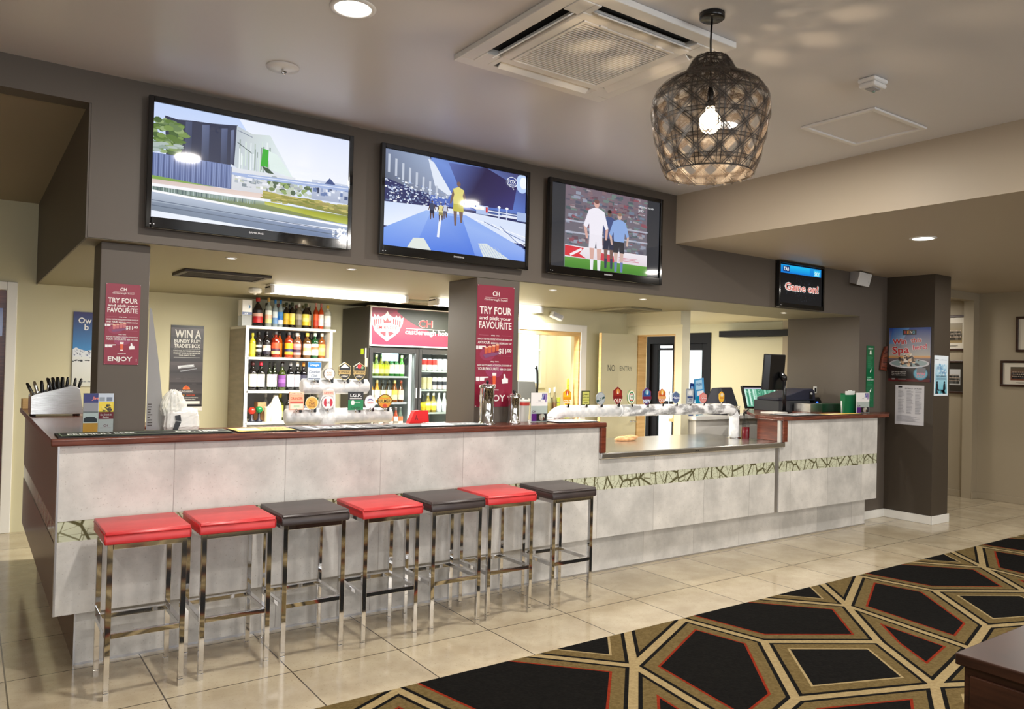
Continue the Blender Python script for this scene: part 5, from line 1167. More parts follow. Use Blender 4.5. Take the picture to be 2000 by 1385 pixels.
for k, (x, c) in enumerate(((3.51, (90, 90, 80)), (3.57, (60, 70, 50)), (3.63, (40, 60, 40)), (3.69, (60, 110, 60)), (3.75, (110, 60, 50)), (3.81, (150, 60, 40)), (3.865, (90, 100, 90)))):
    fr((x,), ZC, .029, .225, c, [(206, 206, 206), (150, 130, 120)] if k % 2 else [(206, 110, 70), (226, 220, 210)], (90, 90, 90), ('grey', 'olive', 'dark green', 'green', 'brown', 'red', 'pale grey')[k]+' bottle on the lower left fridge shelf', F3)
def can(x, y, z, cols, lab, group, r=.031, h=.115):
    t = thing('drink_can', lab, 'can', (x, y, z), 0, group)
    B0 = B(); n = len(cols)
    for i, c in enumerate(cols): B0.use(flat(*c, 0.3)); B0.lathe([(r, .006+(h-.014)*i/n), (r, .006+(h-.014)*(i+1)/n)], 12, cap=False)
    B0.build('can_body', t)
    B(M_ALU).lathe([(r*.85, 0), (r, .006)], 12).lathe([(r, h-.008), (r*.85, h), (.0001, h-.003)], 12, cap=False).build('can_ends', t)
for k, x in enumerate((4.075, 4.14, 4.205, 4.27, 4.335, 4.40, 4.465)):
    can(x, 7.53, 1.5205, ((226, 220, 216), (190, 60, 56)) if k in (1, 2, 3) else ((214, 216, 222), (236, 226, 226)), ('red banded can' if k in (1, 2, 3) else 'silver can') + ' on the right top fridge shelf', F4, h=.13)
for k, x in enumerate((4.08, 4.145, 4.21, 4.275, 4.34, 4.405, 4.47)):
    can(x, 7.53, 1.3115, ((206, 196, 160), (200, 190, 150)) if k < 3 else ((206, 190, 196), (60, 60, 70), (226, 220, 226)), ('cream can' if k < 3 else 'white and dark can') + ' on the second right fridge shelf', F5, h=.14)
for k, x in enumerate((4.07, 4.135)): fr((x,), 1.0585, .030, .20, (60, 60, 56), [(226, 206, 40), (200, 170, 30)], (60, 60, 60), 'dark bottle with yellow label on the third right fridge shelf', F6)
for k, x in enumerate((4.20, 4.27)): fr((x,), 1.0585, .033, .215, (150, 130, 60), [(236, 220, 140), (226, 190, 60)], (200, 200, 200), 'bottle with large gold label on the third right fridge shelf', F6)
for k, x in enumerate((4.34, 4.41, 4.475)): fr((x,), 1.0585, .030, .215, (200, 206, 206), [(240, 240, 240), (206, 210, 216)], (220, 220, 224), 'white bottle on the third right fridge shelf', F6)

# ------------------------------------------------------------------ beer fonts
def badge(par, x, y, z, w, h, shape, art, back=(30, 30, 34)):
    """tap badge: coloured plate with its printed face; z = bottom"""
    g = B(M_CHROME).tube([(x, y, z-.018), (x, y, z+.01)], .006, 8); g.build('tap_stem', par)
    box('tap_lever', M_BLACK, x+w*.30, x+w*.30+.016, y+.02, y+.035, z-.02, z+h*.62, par, .003)
    A = Art(w, h, None); 
    if shape == 'ell': pts = [(.5+.5*math.cos(2*PI*k/24), .5+.5*math.sin(2*PI*k/24)) for k in range(24)]
    elif shape == 'shield': pts = [(.5, 0), (.78, .14), (.94, .22), (.94, .62), (.78, .86), (.5, 1), (.22, .86), (.06, .62), (.06, .22), (.22, .14)]
    else: pts = [(0, 0), (1, 0), (1, 1), (0, 1)]
    B(flat(*back)).prism([(x-w/2+u*w, z+(1-v)*h) for u, v in pts], (y, y+.008), 'Y').build('badge_plate', par)
    art(A, pts); A.build('badge_face', M_PRINT, par, (x-w/2, y-.0004, z))
def scl(pts, s): return [(.5+(u-.5)*s, .5+(v-.5)*s) for u, v in pts]
def simple(bg, rim, words, wc, extra=None):
    def f(A, pts):
        A.poly(pts, rim); A.poly(scl(pts, .88), bg)
        if extra: extra(A)
        for (s, v, h, w) in words: A.text(s, .5, v, h, wc, w)
    return f
LX, LY = 2.13, 5.30
t = thing('beer_font', 'frost-covered T-shaped beer font with two tiers of tap badges', 'beer tap', (LX, LY, 0.90))
Lk = 5.30/5.2
def LXm(x): return x*Lk-LX
def LZ(z): return 1.6+(z-1.6)*Lk-0.90
B(M_FROST).tube([(LXm(1.77)+.02, 0, LZ(1.212)), (LXm(1.77)+.03, 0, LZ(1.212)), (LXm(2.58), 0, LZ(1.212)), (LXm(2.592), 0, LZ(1.212))], [.036, .056, .056, .036], 18).build('lower_tube', t)
B(M_FROST).tube([(LXm(1.90), 0, LZ(1.42)), (LXm(1.912), 0, LZ(1.42)), (LXm(2.385), 0, LZ(1.42)), (LXm(2.40), 0, LZ(1.42))], [.040, .056, .056, .036], 18).build('upper_tube', t)
B(M_FROST).lathe([(.062, 0.0), (.060, .12), (.062, .25), (.072, .28), (.068, .32), (.060, .36), (.058, .50)], 18).build('column', t)
B(M_CHROME).lathe([(.085, 0), (.085, .012), (.066, .03)], 20).build('base_flange', t)
def cc(A, pts): A.poly(pts, (206, 216, 230)); A.poly([(.03, .03), (.97, .03), (.97, .30), (.5, .34), (.03, .30)], (40, 130, 206)); A.text('Draught', .5, .22, .12, (230, 240, 250), .7); A.text('Canadian', .5, .62, .16, (30, 40, 66), .8, shear=.3, bold=False); A.text('Club', .5, .84, .16, (30, 40, 66), .45, shear=.3, bold=False); A.rect(.06, .90, .94, .96, (60, 70, 90))
def kop(A, pts):
    A.poly(pts, (206, 186, 130)); A.poly(scl(pts, .92), (34, 32, 30)); A.poly([(.2, .30), (.5, .06), (.8, .30)], (226, 230, 226)); A.rect(.06, .44, .94, .64, (206, 176, 110)); A.text('KOPPARBERG', .5, .60, .13, (60, 44, 24), .86); A.text('cider', .5, .80, .12, (226, 220, 206), .5, shear=.3)
def kop2(A, pts): kop(A, pts); A.ell(.5, .22, .17, .12, (206, 50, 50), 14); A.ell(.7, .28, .1, .08, (120, 160, 120), 10)
badge(t, LXm(1.966), -.07, LZ(1.466), .098, .128, 'rect', cc)
badge(t, LXm(2.075), -.07, LZ(1.466), .086, .090, 'ell', simple((240, 232, 222), (120, 110, 100), [('PURE', .48, .14, .4), ('BLONDE', .64, .12, .5)], (190, 120, 90)))
badge(t, LXm(2.188), -.07, LZ(1.462), .106, .135, 'shield', kop)
badge(t, LXm(2.300), -.07, LZ(1.462), .106, .135, 'shield', kop2)
def orange(A, pts): A.poly(pts, (226, 170, 140)); A.rect(.06, .04, .94, .14, (236, 220, 190)); A.text('JAMES SQUIRE', .5, .125, .06, (190, 90, 60), .8); A.rect(.06, .2, .94, .5, (236, 176, 140)); A.text('ORANGER', .5, .44, .15, (206, 70, 40), .82); A.rect(.06, .54, .94, .62, (206, 90, 70)); A.rect(.06, .66, .94, .96, (236, 222, 200)); A.rect(.3, .72, .7, .86, (190, 206, 170))
badge(t, LXm(1.845), -.075, LZ(1.262), .104, .125, 'rect', orange, (190, 120, 90))
badge(t, LXm(1.952), -.075, LZ(1.262), .094, .094, 'ell', simple((226, 170, 70), (236, 216, 180), [('FAT', .40, .15, .3), ('YAK', .62, .2, .5), ('PALE ALE', .78, .1, .5)], (120, 60, 30)))
def redw(A, pts): A.poly(pts, (206, 196, 196)); A.poly(scl(pts, .9), (238, 230, 232)); A.ell(.32, .5, .16, .28, (196, 40, 60), 14, 1.2, 5.2); A.ell(.68, .5, .16, .28, (196, 40, 60), 14, -1.9, 2.0); A.ell(.5, .52, .13, .2, (238, 230, 232), 12); A.text('150', .5, .58, .18, (120, 50, 60), .26)
badge(t, LXm(2.070), -.075, LZ(1.262), .098, .098, 'ell', redw)
A = Art(.085, .035, (232, 200, 186), .004); A.text('LASHES', .5, .72, .45, (206, 110, 90), .8); A.build('badge_topper', M_PRINT, t, (LXm(2.070)-.042, -.076, LZ(1.262)+.100))
def igp(A, pts): A.poly(pts, (30, 30, 32)); A.rect(0, .45, 1, 1, (10, 130, 76)); A.text('I.G.P.', .5, .28, .18, (240, 240, 240), .74); A.rect(.1, .34, .9, .40, (190, 190, 190)); A.ell(.30, .60, .13, .13, (236, 236, 230), 14); A.rect(.46, .56, .8, .59, (200, 230, 210)); A.text('CIDER', .5, .92, .10, (4, 80, 44), .6)
badge(t, LXm(2.276), -.075, LZ(1.256), .118, .132, 'rect', igp)
badge(t, LXm(2.388), -.075, LZ(1.262), .090, .100, 'ell', simple((238, 236, 242), (226, 222, 230), [('HAHN', .60, .14, .5)], (206, 110, 90), lambda A: A.poly([(.22, .42), (.36, .26), (.64, .26), (.78, .42), (.5, .34)], (110, 100, 160))))
badge(t, LXm(2.503), -.075, LZ(1.262), .118, .110, 'ell', simple((226, 150, 40), (90, 60, 20), [], (40, 20, 10), lambda A: (A.rect(.02, .34, .98, .62, (222, 186, 80)), A.text('BULMERS', .5, .58, .22, (60, 24, 16), .96), A.ell(.5, .8, .16, .13, (206, 70, 40), 12), A.poly([(.2, .2), (.5, .05), (.8, .2), (.5, .3)], (206, 190, 60)))))
# long font over the steel counter
RY = 4.9
t = thing('beer_font', 'long frost-covered pipe beer font arching over the steel counter', 'beer tap', (5.1, RY, 0.945))
def RX(x): return x*.9703-5.1
def RZ(z): return 1.6+(z-1.6)*.9703-0.945
zt = RZ(1.223)
xl, xr = RX(3.985), 6.145-5.1
arc = [(xl, 0, .235), (xl+.004, 0, .245)]
for k in range(0, 7): a = PI-k*PI/2/6; arc.append((xl+.13+.13*math.cos(a), 0, zt-.10+.10*math.sin(a)))
arcR = []
for k in range(0, 7): a = PI/2-k*PI/2/6; arcR.append((xr-.11+.11*math.cos(a), 0, zt-.11+.11*math.sin(a)))
B(M_FROST).tube(arc+[(RX(4.75), 0, zt)], .051, 18).build('pipe', t)
B(M_FROSTGREY).tube([(RX(4.75), 0, zt), (RX(5.25), 0, zt), (RX(5.85), 0, zt)]+arcR[:4], .051, 18).build('pipe', t)
B(M_FROST).tube(arcR[3:]+[(xr, 0, .10), (xr, 0, 0.012)], .049, 18).build('pipe', t)
B(M_CHROME).lathe([(.07, 0), (.07, .008), (.052, .014)], 20, (xr, 0, 0)).build('base_flange', t)
B(M_FROST).tube([(RX(4.75)-.01, 0, zt), (RX(4.75)+.01, 0, zt)], .0525, 18).build('pipe_collar', t)
zb = zt+.054
def crestx(bg, rim, word, wc, top=None):
    def f(A, pts):
        A.poly(pts, rim); A.poly(scl(pts, .88), bg)
        if top: A.ell(.5, .25, .2, .15, top, 12); A.poly([(.5, .12), (.58, .4), (.42, .4)], wc)
        A.rect(.02, .5, .98, .66, rim); A.text(word, .5, .86, .2, wc, .8)
    return f
badge(t, RX(4.10), -.065, zb, .088, .135, 'shield', crestx((236, 190, 40), (226, 150, 30), 'GOLD', (246, 240, 230), (206, 70, 40)), (226, 170, 40))
badge(t, RX(4.304), -.065, zb, .084, .118, 'rect', simple((206, 206, 110), (50, 56, 30), [('JAMES', .30, .10, .7), ('JUGGLER', .52, .12, .8), ('LAGER', .85, .1, .5)], (70, 76, 40), lambda A: A.rect(.08, .6, .92, .68, (150, 150, 60))))
badge(t, RX(4.473), -.065, zb, .098, .108, 'ell', simple((176, 182, 186), (150, 156, 160), [], (20, 60, 60), lambda A: (A.poly([(.02, .66), (.9, .34), (.96, .48), (.1, .8)], (20, 66, 64)), A.text('Pure', .5, .62, .14, (226, 232, 232), .4, rot=.35))), (120, 126, 130))
badge(t, RX(4.672), -.065, zb, .112, .152, 'shield', crestx((150, 40, 30), (120, 24, 24), 'OLD', (240, 230, 220), (206, 130, 60)), (110, 24, 24))
badge(t, RX(4.838), -.065, zb, .094, .128, 'ell', simple((240, 240, 232), (206, 190, 120), [], (206, 30, 40), lambda A: (A.ell(.5, .5, .33, .36, (20, 130, 70), 20), A.ell(.5, .5, .25, .28, (236, 236, 226), 18), A.text('VB', .5, .58, .2, (20, 110, 60), .3), A.rect(.3, .66, .7, .74, (206, 40, 50)), A.rect(.3, .26, .7, .33, (206, 40, 50)))), (20, 110, 60))
badge(t, RX(5.030), -.065, zb-.01, .112, .158, 'shield', crestx((40, 84, 150), (120, 30, 60), 'NEW', (236, 240, 246), (110, 170, 190)), (40, 80, 150))
badge(t, RX(5.225), -.065, zb, .104, .140, 'shield', crestx((200, 90, 40), (226, 170, 110), 'XXXX', (246, 236, 226), (240, 190, 80)), (150, 40, 24))
badge(t, RX(5.408), -.065, zb, .112, .116, 'shield', simple((90, 110, 150), (170, 176, 186), [('Hahn', .6, .24, .8)], (230, 236, 246), lambda A: A.rect(.1, .4, .9, .66, (30, 50, 130))), (150, 156, 166))
badge(t, RX(5.60), -.065, zb, .092, .138, 'rect', simple((190, 196, 200), (130, 136, 146), [('LITE', .86, .2, .7)], (24, 44, 100), lambda A: (A.rect(.1, .5, .9, .64, (40, 66, 120)), A.ell(.5, .27, .28, .16, (230, 230, 230), 14))), (110, 116, 126))
badge(t, RX(5.79), -.065, zb, .104, .104, 'shield', simple((220, 150, 140), (206, 110, 110), [('Carlton', .58, .16, .8)], (246, 236, 236), lambda A: A.rect(.1, .44, .9, .62, (196, 60, 70))), (190, 90, 90))
badge(t, RX(6.10), -.03, zb+.004, .082, .108, 'shield', simple((236, 186, 60), (226, 160, 40), [('XXXX', .66, .16, .7)], (206, 70, 50), lambda A: A.ell(.5, .3, .25, .16, (240, 220, 190), 12)), (226, 170, 50))

# ------------------------------------------------------------------ things standing on the bar
CT = 1.1803
tag(box('timber_block', M_PINE, 0.36, 0.41, 6.90, 7.04, CT, CT+0.075, None, 0.004), 'small timber block at the far left end of the bar top', 'block')
# cutlery caddy
t = thing('cutlery_caddy', 'stainless steel cutlery caddy with sloped sides on the left bar end', 'cutlery caddy', (0.364, 6.05, CT))
pr = [(0.0, .014), (0.0, .135), (.02, .148), (.235, .207), (.268, .200), (.285, .185), (.312, .014)]
B0 = B(M_STEEL); B0.prism(pr, (0, .008), 'Y'); B0.prism(pr, (.25, .258), 'Y'); B0.box(0, .006, .008, .25, .014, .13); B0.box(.01, .305, .008, .25, .014, .02); B0.prism([(.285, .185), (.312, .014), (.306, .014), (.279, .185)], (.008, .25), 'Y')
B0.build('caddy_body', t, bevel=.002)
for a in (.10, .20): box('divider', M_STEEL, a, a+.004, .008, .25, .02, .12, t)
for x in (.02, .28):
    for y in (.02, .22): B(M_RUBBER).lathe([(.012, 0), (.012, .014)], 10, (x, y, 0)).build('foot', t)
def utensil(x, y, z, tilt, kind, lab, grp):
    t = thing('cutlery', lab, 'cutlery', (x, y, z), 0, grp)
    m_ = Matrix.Rotation(tilt[0], 4, 'Y') @ Matrix.Rotation(tilt[1], 4, 'X')
    B(M_BLACK if kind == 'b' else M_CHROME).tube([m_ @ Vector(p) for p in ((0, 0, .08), (0, 0, .12), (0, 0, .17), (0, 0, .205), (0, 0, .21))], [.006, .009, .010, .008, .003], 8).build('handle', t)
    B(M_CHROME).tube([m_ @ Vector(p) for p in ((0, 0, 0), (0, 0, .05), (0, 0, .08))], [.006, .004, .004], 6).build('shank', t)
for k in range(7): utensil(.43+.010*(k % 4), 6.12+.04*(k//4)+.01*k, CT+.03, (-.42+.16*(k % 4), -.1+.04*k), 'c' if k % 2 else 'b', 'thin knife handle fanned out in the left of the caddy', 'cutlery in the left of the caddy')
for k in range(9): utensil(.522+.011*(k % 5), 6.11+.07*(k//5)+.006*k, CT+.055, (-.28+.09*(k % 5), -.1+.03*k), 'b', 'black cutlery handle in the middle bunch of the caddy', 'black cutlery in the middle of the caddy')
for k in range(2): utensil(.605+.02*k, 6.14+.05*k, CT+.05, (.12+.1*k, .05), 'b', 'dark cutlery handle leaning at the right of the caddy', 'cutlery at the right of the caddy')
for k in range(4):
    t = thing('cutlery', 'short bright fork end poking over the left edge of the caddy', 'cutlery', (.385+.006*k, 6.1+.04*k, CT+.02), 0, 'forks at the left edge of the caddy')
    B(M_CHROME).tube([(0, 0, 0), (-.012, 0, .09), (-.022, 0, .15)], .006, 8).build('handle', t)

# leaflet holders
def leaflets(x, y, w, h, label, art, rz=0.0, cols=1):
    t = thing('leaflet_holder', label, 'leaflet holder', (x, y, CT), rz)
    B(M_GLASS).box(0, w, -.003, -.001, 0, h*.55).box(0, w, .012, .014, 0, h).box(0, w, -.003, .05, -.0002, .002).build('acrylic_stand', t)
    A = Art(w*.98, h*.98, (236, 234, 232), .004); art(A); A.build('leaflet', M_PRINT, t, (w*.01, .004, .003))
    return t
def la(A):
    A.rect(0, 0, .49, .24, (40, 46, 110)); A.text('Jive', .38, .16, .08, (226, 130, 110), .22, shear=.3); A.rect(0, .24, .49, .50, (136, 136, 142)); A.rect(0, .50, .49, .75, (220, 222, 226)); A.poly([(.02, .74), (.02, .64), (.10, .60), (.36, .60), (.46, .66), (.46, .74)], (40, 44, 56)); A.rect(0, .76, .49, 1, (226, 158, 50))
    A.rect(.51, 0, 1, .22, (190, 200, 214)); A.rect(.52, .1, .7, .2, (140, 150, 160)); A.rect(.76, .1, .95, .2, (110, 120, 140)); A.rect(.51, .22, 1, .48, (226, 200, 60)); 
    for k in range(18): A.ell(R.uniform(.6, .92), R.uniform(.26, .46), .05, .03, R.choice(((40, 40, 36), (90, 80, 40), (226, 206, 90))), 8)
    A.rect(.51, .48, 1, .66, (130, 20, 44)); A.text('Eat Drink &', .75, .57, .045, (236, 220, 220), .38, shear=.2); A.text('Relax', .75, .63, .045, (236, 220, 220), .22, shear=.2); A.rect(.51, .66, 1, 1, (206, 200, 204)); A.text('CH', .75, .86, .06, (120, 24, 60), .15); A.rect(.56, .885, .94, .89, (150, 60, 80))
leaflets(.522, 4.700, .148, .215, 'two-column leaflet holder at the left end of the bar by the column', la)
def lb(A):
    A.rect(.66, .03, .96, .24, (70, 50, 130)); A.rect(.84, .05, .93, .33, (150, 130, 180)); A.poly([(.6, .24), (.75, .04), (.8, .04), (.72, .24)], (150, 160, 200)); A.text('CH', .5, .30, .04, (110, 110, 120), .13); A.rect(.3, .335, .7, .34, (190, 190, 196))
    A.text('CH', .18, .68, .075, (110, 40, 110), .22); A.rect(.04, .72, .34, .98, (120, 40, 150)); A.rect(.34, .72, .96, .98, (50, 36, 44)); A.ell(.66, .85, .17, .12, (220, 190, 176), 16); A.ell(.72, .82, .12, .09, (244, 232, 220), 14); A.ell(.76, .89, .05, .06, (120, 60, 40), 10)
leaflets(3.445, 4.605, .158, .222, 'white and purple leaflet holder beside the chrome dispensers', lb)
leaflets(7.735, 4.575, .255, .222, 'white and purple leaflet holder at the right end of the bar', lb)
# crumpled ice bag and leaning clear sheet
def blob(Bq, c, rx, ry, rz_, seed, amp=.18, nu=18, nv=12, zmin=-1e9):
    Rr = random.Random(seed); ph = [(Rr.uniform(0, 6), Rr.uniform(2, 5), Rr.uniform(1, 5)) for _ in range(5)]
    rings = []
    for i in range(nv+1):
        th = PI*i/nv; ring = []
        for k in range(nu):
            a = 2*PI*k/nu; f = 1+amp*sum(math.sin(p+q*a+r*th) for p, q, r in ((ph[0][0], round(ph[0][1]), ph[0][2]), (ph[1][0], round(ph[1][1]), ph[1][2]), (ph[2][0], round(ph[2][1]), ph[2][2])))/3*math.sin(th)
            p = Vector((c[0]+rx*f*math.sin(th)*math.cos(a), c[1]+ry*f*math.sin(th)*math.sin(a), max(zmin, c[2]+rz_*f*math.cos(th)))); ring.append(Bq.bm.verts.new(p))
        rings.append(ring)
    for i in range(nv):
        for k in range(nu): Bq.face([rings[i][k], rings[i][(k+1) % nu], rings[i+1][(k+1) % nu], rings[i+1][k]], True)
    return Bq
M_BAG = mat('white_bag_plastic', S(228, 226, 222), 0.3); M_CLEARBAG = glassy('crumpled_clear_plastic', (0.93, 0.93, 0.9, 1), 0.42, 0.12)
def crumple(Bq, rings_, seed, jit, sq=1.0, nu=44, sub=3):
    """plastic bag: stack of (z, rx, ry, dx) rings with creases that run up it"""
    Rr = random.Random(seed); rings = []; cre = [Rr.uniform(-1, 1) for _ in range(nu)]; ext = []
    for i in range(len(rings_)-1):
        for j in range(sub): f = j/sub; ext.append(tuple(rings_[i][q]*(1-f)+rings_[i+1][q]*f for q in range(4)))
    ext.append(rings_[-1])
    for i, (z, rx, ry, dx) in enumerate(ext):
        ring = []
        if i % 4 == 0: cre = [.6*c+.6*Rr.uniform(-1, 1) for c in cre]
        for k in range(nu):
            a = 2*PI*k/nu; f = 1+jit*(.8*cre[k]+Rr.uniform(-.3, .3)); c, s_ = math.cos(a), math.sin(a)
            ring.append(Bq.bm.verts.new((dx+rx*f*math.copysign(abs(c)**sq, c), ry*f*math.copysign(abs(s_)**sq, s_), max(0.0005, z+Rr.uniform(-.003, .003)*(i > 0)))))
        rings.append(ring)
    for i in range(len(rings)-1):
        for k in range(nu): Bq.face([rings[i][k], rings[i][(k+1) % nu], rings[i+1][(k+1) % nu], rings[i+1][k]], False)
    Bq.face(rings[0][::-1]); Bq.face(rings[-1])
    return Bq
t = thing('plastic_bag', 'crumpled white and clear plastic bag on the bar behind the left column', 'bag', (1.02, 4.775, CT))
B0 = B(M_BAG); crumple(B0, [(0.0, .092, .055, .012), (.02, .098, .062, .012), (.07, .094, .06, .012), (.10, .092, .058, .010), (.118, .088, .05, .008), (.126, .06, .03, .0)], 4, .045, .6); B0.build('bag_base', t)
B0 = B(M_CLEARBAG); crumple(B0, [(.085, .066, .05, -.024), (.12, .070, .055, -.028), (.155, .066, .05, -.03), (.19, .052, .042, -.03), (.215, .036, .03, -.028), (.232, .012, .01, -.035)], 9, .11, .85); B0.build('bag_top', t)
B0 = B(M_BLACK); B0.poly([(-.045, -.071, .005), (-.018, -.072, .005), (.0, -.070, .05), (-.03, -.068, .055)]); B0.poly([(-.03, -.068, .058), (.0, -.070, .053), (-.005, -.068, .09), (-.035, -.066, .085)]); B0.build('printed_mark', t)
t = thing('clear_sheet', 'tall clear plastic sheet leaning against the left column', 'sheet', (.852, 4.80, CT))
B(glassy('smoky_clear_plastic', (.50, .50, .52, 1), .45, .1)).prism([(0, 0), (.095, 0), (.085, .15), (.055, .4), (.012, .69), (0, .70)], (0, .003), 'Y').build('sheet_panel', t)
A = Art(.09, .3); 
for k in range(9): A.rect(.06, .5+.05*k, .12+R.uniform(.05, .25), .52+.05*k, (60, 50, 46))
A.build('print', M_PRINT, t, (0, -.0006, .0))
# chrome dispensers
for (x, y, r, h, lab) in ((3.03, 4.575, .052, .275, 'tall chrome straw dispenser in front of the middle column'), (3.295, 4.615, .043, .205, 'shorter chrome dispenser right of the tall one')):
    t = thing('straw_dispenser', lab, 'dispenser', (x, y, CT))
    B(M_CHROME).lathe([(r*1.25, 0), (r*1.25, .006), (r*1.05, .014), (r, .018), (r, h-.02), (r*1.02, h-.018)], 26, cap=False).build('cylinder', t)
    B(M_CHROME).lathe([(r*1.18, h-.02), (r*1.2, h-.012), (r*1.05, h), (r*.4, h+.012), (.0001, h+.013)], 26, cap=False).build('lid', t)
    B(M_BLACK).lathe([(.006, h+.012), (.011, h+.022), (.010, h+.034), (.0001, h+.037)], 12, cap=False).build('knob', t)
t = thing('paper_cup', 'white paper cup with red print beside the chrome dispensers', 'cup', (3.452, 4.725, CT))
B(M_WHITE).lathe([(.046, 0), (.056, .155), (.058, .16), (.053, .158), (.045, .005), (.0001, .005)], 20, cap=False).build('cup_wall', t)
B(flat(206, 60, 50)).lathe([(.0545, .12), (.0562, .145)], 20, cap=False).build('red_band', t)
for k in range(3): B(M_WHITE).box(-.03+.02*k, -.01+.02*k, -.01, -.008, .03, .172+.004*k, Matrix.Rotation(.2*(k-1), 4, 'Y')).build('paper_slip', t)
t = thing('napkin_box', 'bright red wedge shaped box on the bar left of the middle column', 'box', (2.535, 4.80, CT))
M_RB = flat(226, 12, 16, .4)
B(M_RB).prism([(0, 0), (.04, .084), (.085, .088), (.085, 0)], (0, .05), 'Y').build('box_body', t)
B(M_RB).prism([(.087, 0), (.087, .086), (.150, .088), (.158, .004)], (.006, .012), 'Y').build('side_flap', t)
A = Art(.05, .06); A.text('A', .55, .80, .62, (120, 10, 12), .5); A.build('printed_mark', M_PRINT, t, (.028, -.0006, .008))

# bar runners
def runner_mat(x, y, w, d, label, bg, art, rz=0.0):
    t = thing('bar_runner', label, 'bar mat', (x, y, CT-.0001), rz, None)
    B0 = B(M_RUBBER); n = 14
    top = []
    for k in range(n+1):
        z = .004+.0035*max(0, math.sin(k*1.7+x*3))
        top.append((k*w/n, z))
    B0.prism([(0, 0)]+top+[(w, 0)], (0, d), 'Y'); B0.build('rubber_mat', t)
    A = Art(w*.985, d*.94, bg); art(A); o = A.build('printed_face', M_MATTE, t, (w*.008, d*.03, .0078), LIE)
    return t
def r1(A):
    A.rect(.01, .06, .99, .94, (120, 140, 110)); A.rect(.016, .12, .984, .88, (22, 26, 22))
    A.text('PREMIUM BEER', .24, .68, .34, (226, 230, 224), .38); A.text('EST. 1888', .80, .68, .34, (226, 230, 224), .26)
def r2(A): A.rect(0, 0, 1, 1, (226, 190, 90)); A.rect(.1, .2, .45, .8, (240, 226, 190)); A.text('GOLD', .72, .7, .4, (170, 120, 30), .3)
def r3(A):
    for k in range(7): A.rect(k/7, 0, k/7+.06, 1, ((60, 62, 70), (206, 208, 214), (120, 124, 132))[k % 3])
    A.text('DRAUGHT', .5, .72, .42, (236, 236, 240), .5)
def r4(A): A.poly([(0, 0), (.4, 0), (.25, 1), (0, 1)], (70, 76, 84)); A.poly([(.4, 0), (.7, 0), (.62, 1), (.25, 1)], (216, 220, 226)); A.text('LAGER', .82, .74, .45, (226, 226, 230), .25)
def r5(A): A.rect(0, .1, .5, .9, (206, 208, 210)); A.text('ICE COLD', .26, .7, .38, (90, 100, 120), .36); A.rect(.55, .2, .95, .5, (186, 176, 130))
runner_mat(.39, 4.455, .86, .22, 'black bar runner with white lettering at the left end of the bar', (20, 22, 20), r1)
runner_mat(1.27, 4.455, .34, .24, 'short gold bar runner right of the black one', (226, 190, 90), r2)
runner_mat(1.63, 4.455, .62, .24, 'striped grey bar runner in front of the beer font', (90, 92, 98), r3)
runner_mat(2.27, 4.455, .70, .21, 'dark and silver bar runner left of the middle column', (140, 146, 150), r4)
runner_mat(3.60, 4.46, .40, .24, 'pale bar runner at the right end of the left bar', (190, 192, 192), r5)
runner_mat(6.42, 4.44, .58, .26, 'pale striped bar runner on the raised right bar', (150, 156, 154), r3)
runner_mat(7.02, 4.44, .60, .12, 'dark green and tan bar runner before the till', (60, 70, 60), r2)
tag(B(flat(226, 224, 216)).box(6.62, 6.84, 4.79, 4.95, CT, CT+.012, None).build('paper_stack'), 'thin stack of papers on the raised right bar', 'papers')

# ------------------------------------------------------------------ on the steel counter
t = thing('tea_towel', 'folded peach coloured cloth on the steel counter', 'cloth', (4.89, 5.10, .9455))
M_CLOTH = noisy('peach_cloth', S(206, 150, 100), S(230, 182, 134), 30, .9, .6)
B0 = B(M_CLOTH); blob(B0, (0, 0, .018), .125, .06, .024, 11, .3, 22, 10, zmin=.0); B0.build('folded_cloth', t)
B0 = B(M_CLOTH); blob(B0, (.06, -.01, .034), .07, .05, .016, 21, .4, 18, 8); B0.build('cloth_fold', t)
for (x, y, c, c2, h, r, lab) in ((6.195, 4.80, (110, 12, 26), (200, 200, 200), .27, .036, 'dark red cordial bottle beside the foot of the long beer font'), (6.242, 4.86, (226, 190, 20), (206, 206, 190), .25, .022, 'slim yellow cordial bottle beside the red one')):
    t = thing('cordial_bottle', lab, 'bottle', (x, y, .9455))
    B(flat(*c, .1)).lathe([(r*.9, 0), (r, .008), (r, h*.42), (.0001, h*.42)], 16, cap=False).build('cordial', t)
    B(M_THINGLASS).lathe([(r*1.02, .002), (r*1.02, h*.55), (r*.45, h*.75), (r*.40, h*.9)], 16, cap=False).build('glass_body', t)
    B(M_BLACK).tube([(0, 0, h*.88), (0, 0, h*.98), (.02, -.02, h*1.08)], [.011, .008, .004], 8).build('pourer', t)
t = thing('soda_gun', 'black and chrome post mix dispenser head right of the long font', 'dispenser', (6.22, 4.95, .9455))
B(M_CHROME).tube([(0, 0, 0), (0, 0, .22)], .014, 10).build('post', t)
B(M_BLACK).box(-.04, .04, -.03, .03, .22, .275).build('dispenser_head', t, bevel=.008)
for k in range(3): B(M_CHROME).tube([(-.026+.026*k, -.02, .275), (-.026+.03*k, -.03, .31)], .006, 8).build('lever', t)
B(M_CHROME).tube([(0, -.03, .23), (0, -.05, .22), (0, -.05, .17)], .008, 8).build('nozzle', t)

